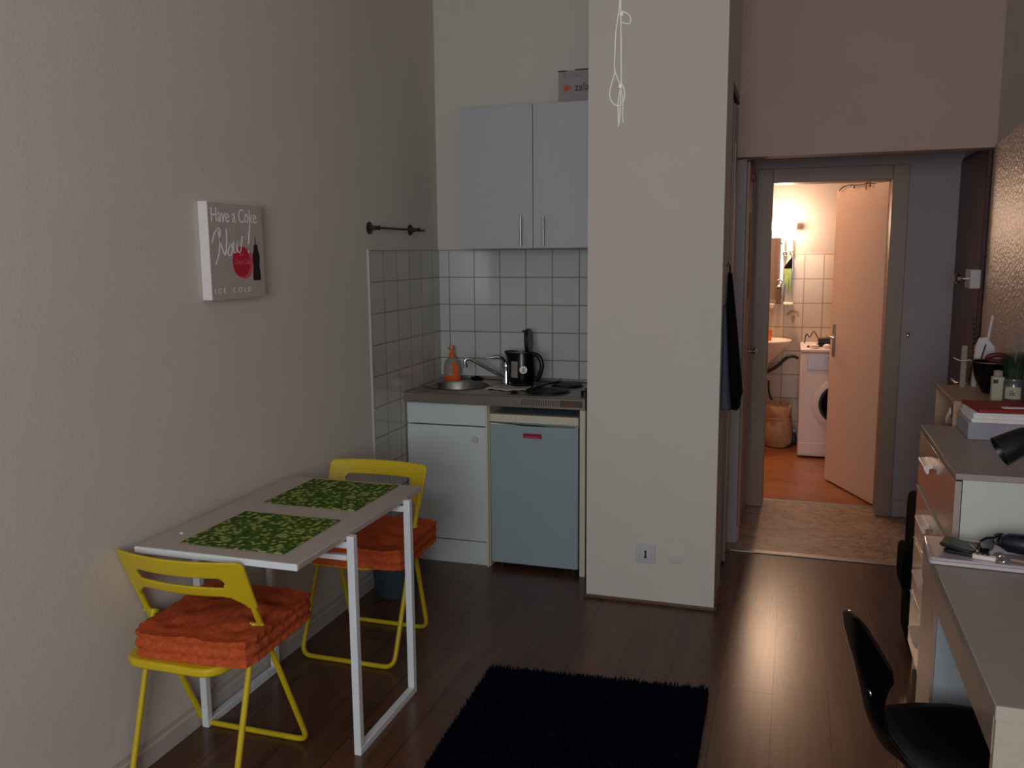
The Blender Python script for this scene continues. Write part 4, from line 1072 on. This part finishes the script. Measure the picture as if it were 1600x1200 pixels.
for k in range(5):
    a = R(20+72*k); d = Vector((math.cos(a), math.sin(a), 0)); c0 = Vector((.3575, 2.104, 0))
    bm = BM(); tube(bm, [c0+Vector((0, 0, .085)), c0+d*.14+Vector((0, 0, .078)), c0+d*.255+Vector((0, 0, .062))], [.022, .017, .013], 10); lg = obj('leg', bm, BLACK, dc_)
    bm = BM(); lathe(bm, [(0, -.011), (.021, -.011), (.023, 0), (.021, .011), (0, .011)], tuple(c0+d*.255+Vector((0, 0, .0235))), 18, Matrix.Rotation(a, 4, 'Z') @ Matrix.Rotation(PI/2, 4, 'X')); tube(bm, [c0+d*.255+Vector((0, 0, .03)), c0+d*.255+Vector((0, 0, .062))], .007, 8); obj('caster', bm, BLACK, lg)

# ================================================================== BLIND CORD
bc = thing('pull_cord', 'white knotted cords hanging down from above in front of the pillar', 'cord', (-.385, 2.0, 3.3))
def cpt(px_, py_, off=0.0):
    # positions measured on the hanging plane y = 2.0 (x, z)
    return (px_, 2.0+off, py_)
x0c = -.387
cords = [
 [(x0c, 3.295), (x0c+.0005, 2.6), (x0c, 2.2), (x0c+.002, 2.06), (x0c+.003, 1.99), (x0c+.003, 1.955), (x0c+.001, 1.905), (x0c-.001, 1.880)],
 [(x0c+.003, 3.295), (x0c+.003, 2.7), (x0c+.001, 2.3), (x0c-.001, 2.16), (x0c-.004, 2.12), (x0c-.010, 2.080), (x0c-.012, 2.03), (x0c-.012, 2.00), (x0c-.002, 1.972), (x0c+.006, 1.965), (x0c+.011, 1.945), (x0c+.006, 1.926), (x0c-.008, 1.922), (x0c-.020, 1.935), (x0c-.023, 1.950), (x0c-.018, 1.972), (x0c-.011, 1.995)],
 [(x0c+.001, 2.122), (x0c+.010, 2.118), (x0c+.020, 2.110), (x0c+.022, 2.098), (x0c+.016, 2.094), (x0c+.002, 2.098)],
 [(x0c+.002, 1.965), (x0c-.004, 1.935), (x0c-.004, 1.905), (x0c-.003, 1.877)],
 [(x0c+.002, 1.962), (x0c+.006, 1.930), (x0c+.005, 1.905), (x0c+.007, 1.885)],
]
for k, c in enumerate(cords):
    bm = BM(); tube(bm, smooth_path([cpt(a, b_, .002*(k-2)) for a, b_ in c], 6), .0013, 6); obj('cord_strand', bm, CORD, bc)
bm = BM(); lathe(bm, [(0, -.006), (.004, -.004), (.005, 0), (.004, .004), (0, .006)], (x0c+.002, 2.0, 2.115), 10); lathe(bm, [(0, -.006), (.004, -.004), (.005, 0), (.004, .004), (0, .006)], (x0c+.001, 2.0, 1.963), 10); obj('knot', bm, CORD, bc)
bm = BM(); lathe(bm, [(0, 0), (.018, 0), (.018, -.004), (.004, -.008), (.004, -.02), (0, -.021)], (x0c, 2.0, 3.3), 16); obj('ceiling_hook', bm, NICKEL, bc)

# ================================================================== BATHROOM
sn = thing('washbasin', 'white ceramic washbasin on the tiled bathroom wall', 'washbasin', (-.22, 7.38, .88))
bm = BM()
prof = [(.0, -.20), (.075, -.20), (.11, -.17), (.19, -.09), (.245, -.03), (.255, -.006), (.250, 0), (.225, -.002), (.20, -.03), (.14, -.10), (.03, -.115), (0, -.115)]
lathe(bm, prof, (0, 0, 0), 40, None, 1, .86)
for v in bm.verts:
    if v.co.y > .16: v.co.y = .16+(v.co.y-.16)*.3
    v.co += Vector((-.265, 7.405, .885))
obj('basin', bm, CERAM, sn)
bm = BM(); lathe(bm, [(0, 0), (.02, 0), (.02, .08), (.012, .09), (0, .09)], (-.265, 7.545, .885), 18); tube(bm, [(-.265, 7.54, .955), (-.265, 7.45, .965), (-.265, 7.43, .95)], .010, 10); obj('basin_tap', bm, CHROME, sn)
bm = BM(); tube(bm, smooth_path([(-.265, 7.42, .70), (-.265, 7.42, .60), (-.24, 7.46, .57), (-.20, 7.52, .60), (-.12, 7.53, .65), (-.05, 7.54, .72), (.00, 7.55, .735), (.045, 7.56, .72)], 6), .013, 10); obj('waste_hose', bm, IRON, sn, label='dark waste hose running to the washing machine')
bm = BM(); tube(bm, smooth_path([(-.20, 7.57, .62), (-.16, 7.55, .655), (-.06, 7.555, .70), (-.02, 7.57, .73)], 5), .007, 8); obj('supply_hose', bm, NICKEL, sn)
bm = BM(); lathe(bm, [(0, 0), (.026, 0), (.030, .085), (.027, .085), (.024, .006), (0, .006)], (-.195, 7.40, .874), 20)
tag(obj('orange_cup', bm, SOAP), 'orange cup standing on the washbasin rim', 'cup')

wm = thing('washing_machine', 'white front-loading washing machine behind the open bathroom door', 'washing machine', (.36, 7.32, 0))
obj('machine_body', bb(.060, .655, 7.055, 7.595, .012, .822), WM, wm, bevel=.010)
obj('machine_top', bb(.056, .659, 7.045, 7.597, .824, .852), WM, wm, bevel=.008)
obj('kick_panel', bb(.066, .648, 7.0525, 7.0565, .03, .118), WM, wm, bevel=.002)
obj('control_panel', bb(.110, .650, 7.046, 7.056, .690, .800), WMP, wm, bevel=.003)
bm = BM(); MYn = Matrix.Rotation(PI/2, 4, 'X')
lathe(bm, [(.145, 0), (.205, 0), (.208, .006), (.200, .012), (.160, .018), (.148, .010)], (.358, 7.055, .430), 44, MYn)
wd_ = obj('porthole_ring', bm, WM, wm)
bm = BM(); lathe(bm, [(.149, .008), (.155, .016), (.150, .018), (.12, .010), (.08, -.004), (0, -.008)], (.358, 7.055, .430), 40, MYn); obj('porthole_glass', bm, BLACKG, wm)
bm = BM(); tube(bm, [(.358+.209*math.cos(k*2*PI/48), 7.0545, .430+.209*math.sin(k*2*PI/48)) for k in range(48)], .002, 6, closed=True); obj('porthole_gasket', bm, NICKEL, wm)
bm = BM(); lathe(bm, [(0, 0), (.026, 0), (.023, .018), (0, .020)], (.56, 7.047, .745), 24, MYn); obj('programme_knob', bm, WM, wm)
for x, r, lab in ((.135, .036, 'white rounded soap dish at the left front edge of the washing machine top'), (.228, .030, 'smaller white rounded dish on the washing machine top, nearer the door')):
    bm = BM(); lathe(bm, [(0, 0), (r*.8, 0), (r, .012), (r*.92, .026), (r*.5, .034), (0, .036)], (x+.02, 7.10, .852), 22)
    o = tag(obj('soap_dish', bm, CERAM), lab, 'dish', 'white dishes on the washing machine')
bm = BM(); tube(bm, smooth_path([(.085, 7.42, .857), (.10, 7.44, .93), (.125, 7.45, .905), (.155, 7.46, .95), (.19, 7.44, .90), (.22, 7.42, .865), (.26, 7.40, .857)], 6), .004, 8)
tag(obj('coiled_cable', bm, BLACK), 'thin dark cable curling over the back of the washing machine top', 'cable')
hd = thing('hair_dryer', 'black hair dryer lying on the washing machine top', 'hair dryer', (.27, 7.25, .852))
HM = Matrix.Translation((.275, 7.22, .900)) @ Matrix.Rotation(R(100), 4, 'Z') @ Matrix.Rotation(PI/2, 4, 'X')
bm = BM(); lathe(bm, [(0, -.09), (.022, -.09), (.028, -.03), (.042, .03), (.044, .07), (.034, .095), (0, .10)], (0, 0, 0), 22, HM); obj('barrel', bm, BLACK, hd)
bm = BM(); tube(bm, [(.27, 7.22, .885), (.21, 7.20, .872), (.17, 7.19, .866)], [.018, .016, .014], 12); obj('grip', bm, BLACK, hd)
bm = BM(); lathe(bm, [(0, 0), (.014, 0), (.016, .008), (.010, .016), (0, .018)], (.118, 7.16, .852), 16)
tag(obj('black_cap', bm, BLACK), 'small black cap left of the white dishes on the washing machine', 'cap')

# lamp, mirror, shelf
cl = thing('bath_fill_lamp', 'added round fill lamp on the bathroom ceiling, out of view', 'lamp', (-.42, 6.55, 2.6))  # unseen fixture, added to go with the bathroom fill light
bm = BM(); lathe(bm, [(0, 2.6), (.13, 2.6), (.13, 2.575), (0, 2.575)], (-.42, 6.55, 0), 28); obj('lamp_base', bm, WM, cl)
bm = BM(); lathe(bm, [(.12, 2.575), (.125, 2.56), (.10, 2.535), (.05, 2.522), (0, 2.52)], (-.42, 6.55, 0), 28); obj('lamp_shade', bm, emit('fill_lamp_glow', 'ffd0a0', 5), cl)
ml = thing('mirror_lamp', 'glowing tube lamp on the wall above the bathroom mirror', 'lamp', (-.12, 7.57, 1.79))
obj('wall_mount', bb(-.20, -.04, 7.575, 7.609, 1.775, 1.815), WM, ml, bevel=.004)
bm = BM(); tube(bm, [(-.215, 7.545, 1.795), (-.035, 7.545, 1.795)], .024, 18); obj('glowing_tube', bm, LAMPE, ml)
bm = BM(); tube(bm, [(-.032, 7.545, 1.795), (-.008, 7.545, 1.795)], .027, 18); tube(bm, [(-.242, 7.545, 1.795), (-.218, 7.545, 1.795)], .027, 18); obj('end_cap', bm, WM, ml)
mi = thing('bathroom_mirror', 'narrow frameless mirror panel on the tiles under the lamp', 'mirror', (-.15, 7.59, 1.18))
obj('mirror_panel', bb(-.32, -.105, 7.586, 7.598, 1.20, 1.70), MIRR, mi, smooth=False)
bm = BM()
for z in (1.66, 1.24): lathe(bm, [(0, 0), (.012, 0), (.012, .006), (0, .009)], (-.118, 7.586, z), 16, MYn)
obj('mirror_clip', bm, CHROME, mi)
hg = thing('towel_hook_rail', 'slim chrome rail with round rings right of the bathroom mirror', 'rail', (-.06, 7.58, 1.5))
bm = BM(); tube(bm, [(-.090, 7.585, 1.17), (-.090, 7.585, 1.69)], .006, 10); tube(bm, [(-.028, 7.585, 1.40), (-.028, 7.585, 1.69)], .005, 10); obj('upright', bm, CHROME, hg)
bm = BM()
for (x, z) in ((-.092, 1.572), (-.036, 1.578)): tube(bm, [(x+.014*math.cos(k*PI/10), 7.575, z+.016*math.sin(k*PI/10)) for k in range(20)], .005, 8, closed=True)
obj('ring', bm, CHROME, hg)
gt = thing('mirror_reflection', 'green and black mirror reflection built as a solid piece by the chrome rail', 'cloth', (-.06, 7.55, 1.4))  # reflection seen in the mirror, modelled as solid green and black shapes
bm = BM(); prism(bm, [(-.095, 1.455), (-.032, 1.455), (-.032, 1.545), (-.055, 1.52), (-.085, 1.478)], lambda u, v, d: (u, d, v), 7.545, 7.562); obj('black_reflection', bm, BLACKF, gt, bevel=.004)
bm = BM(); prism(bm, [(-.092, 1.455), (-.034, 1.455), (-.034, 1.25), (-.048, 1.245), (-.052, 1.36), (-.060, 1.25), (-.074, 1.33), (-.086, 1.31), (-.090, 1.40)], lambda u, v, d: (u, d, v), 7.548, 7.560); obj('green_reflection', bm, GREEN, gt, bevel=.003)
tu = thing('soap_dispenser', 'brown dispenser with a round chrome top below the bathroom mirror', 'dispenser', (-.135, 7.56, 1.17))
bm = BM(); lathe(bm, [(0, 0), (.019, 0), (.019, .125), (.015, .130), (0, .130)], (-.128, 7.555, 1.165), 18); obj('dispenser_body', bm, mat('bronze_brown', '6e5a44', .4, metal=.3), tu)
bm = BM(); lathe(bm, [(0, .130), (.022, .130), (.024, .142), (.014, .15), (0, .15)], (-.128, 7.555, 1.165), 18); tube(bm, [(-.128+.022*math.cos(k*PI/10), 7.555, 1.338+.022*math.sin(k*PI/10)) for k in range(20)], .005, 8, closed=True); obj('chrome_top', bm, CHROME, tu)
sf = thing('soap_shelf', 'small white ceramic shelf on the tiles below the green reflection piece', 'shelf', (-.05, 7.57, 1.16))
obj('ledge', bb(-.090, -.012, 7.52, 7.599, 1.157, 1.178), CERAM, sf, bevel=.006)
bm = BM(); lathe(bm, [(0, -.03), (.010, -.028), (.022, -.010), (.024, .008), (.018, .010), (0, 0)], (-.180, 7.57, 1.155), 18)
tag(obj('wall_cup', bm, CERAM), 'small white ceramic cup holder left of the brown dispenser', 'holder')
# decal of a bunch of flowers on one tile
bm = BM()
dz = lambda u, v, d: (-.008+u, 7.600-d, 1.065+v)
prism(bm, [(-.014, .0), (.012, .004), (.018, -.020), (.0, -.070), (-.010, -.050)], dz, 0, .0012)
for k in range(9):
    a = R(20+k*17.5); cx_, cz_ = .034*math.cos(a)*1.1, .026*math.sin(a)+.012
    prism(bm, [(cx_+.013*math.cos(q*PI/5+a)*(1 if q % 2 else .6), cz_+.015*math.sin(q*PI/5+a)*(1 if q % 2 else .6)) for q in range(10)], dz, .0, .0012+.0001*k)
prism(bm, [(-.030, .008), (-.055, .020), (-.060, .010), (-.045, .004)], dz, 0, .0012); prism(bm, [(.028, .0), (.052, -.006), (.045, .012)], dz, 0, .0012)
tag(obj('tile_decal', bm, DECAL, smooth=False), 'brown bouquet motif on a bathroom tile above the washbasin', 'decal')
# bin bag
bb_ = thing('waste_bag', 'translucent crumpled waste bag standing under the washbasin', 'bag', (-.075, 7.42, 0))
bm = BM(); lathe(bm, [(0, 0), (.06, 0), (.095, .006), (.112, .04), (.117, .09), (.116, .14), (.108, .19), (.100, .23), (.102, .27), (.104, .30), (.096, .335), (.08, .345), (.06, .325), (.03, .30), (0, .295)], (-.096, 7.43, 0), 48)
for v in bm.verts:
    if v.co.z > .004:
        n_ = mnoise.noise(v.co*14)*.016+mnoise.noise(v.co*36)*.009; d = Vector((v.co.x+.096, v.co.y-7.43, 0))
        if d.length > .01: v.co += d.normalized()*n_
        v.co.z += mnoise.noise(v.co*17+Vector((3, 1, 0)))*.022*min(1, v.co.z*6)
obj('bag_film', bm, BAGP, bb_)
bm = BM(); lathe(bm, [(.106, 0), (.109, .006), (.106, .012)], (-.096, 7.43, .235), 30); obj('tie_band', bm, BAGP, bb_)
tbm = thing('cleaner_bottle', 'dark teal bottle on the floor beside the washing machine', 'bottle', (.033, 7.50, 0))
bm = BM(); lathe(bm, [(0, 0), (.020, 0), (.022, .006), (.021, .07), (.012, .095), (.011, .11), (0, .11)], (.034, 7.50, 0), 18); obj('bottle_body', bm, TEAL, tbm)
bm = BM(); lathe(bm, [(0, .11), (.013, .11), (.012, .135), (0, .137)], (.034, 7.50, 0), 16); obj('cap', bm, PLW, tbm)
bm = BM(); tube(bm, smooth_path([(-.185, 7.585, .52), (-.180, 7.58, .44), (-.165, 7.585, .38), (-.150, 7.59, .36)], 5), .008, 8)
tag(obj('loose_hose', bm, IRON), 'short dark hose hanging on the wall tiles under the washbasin', 'hose')
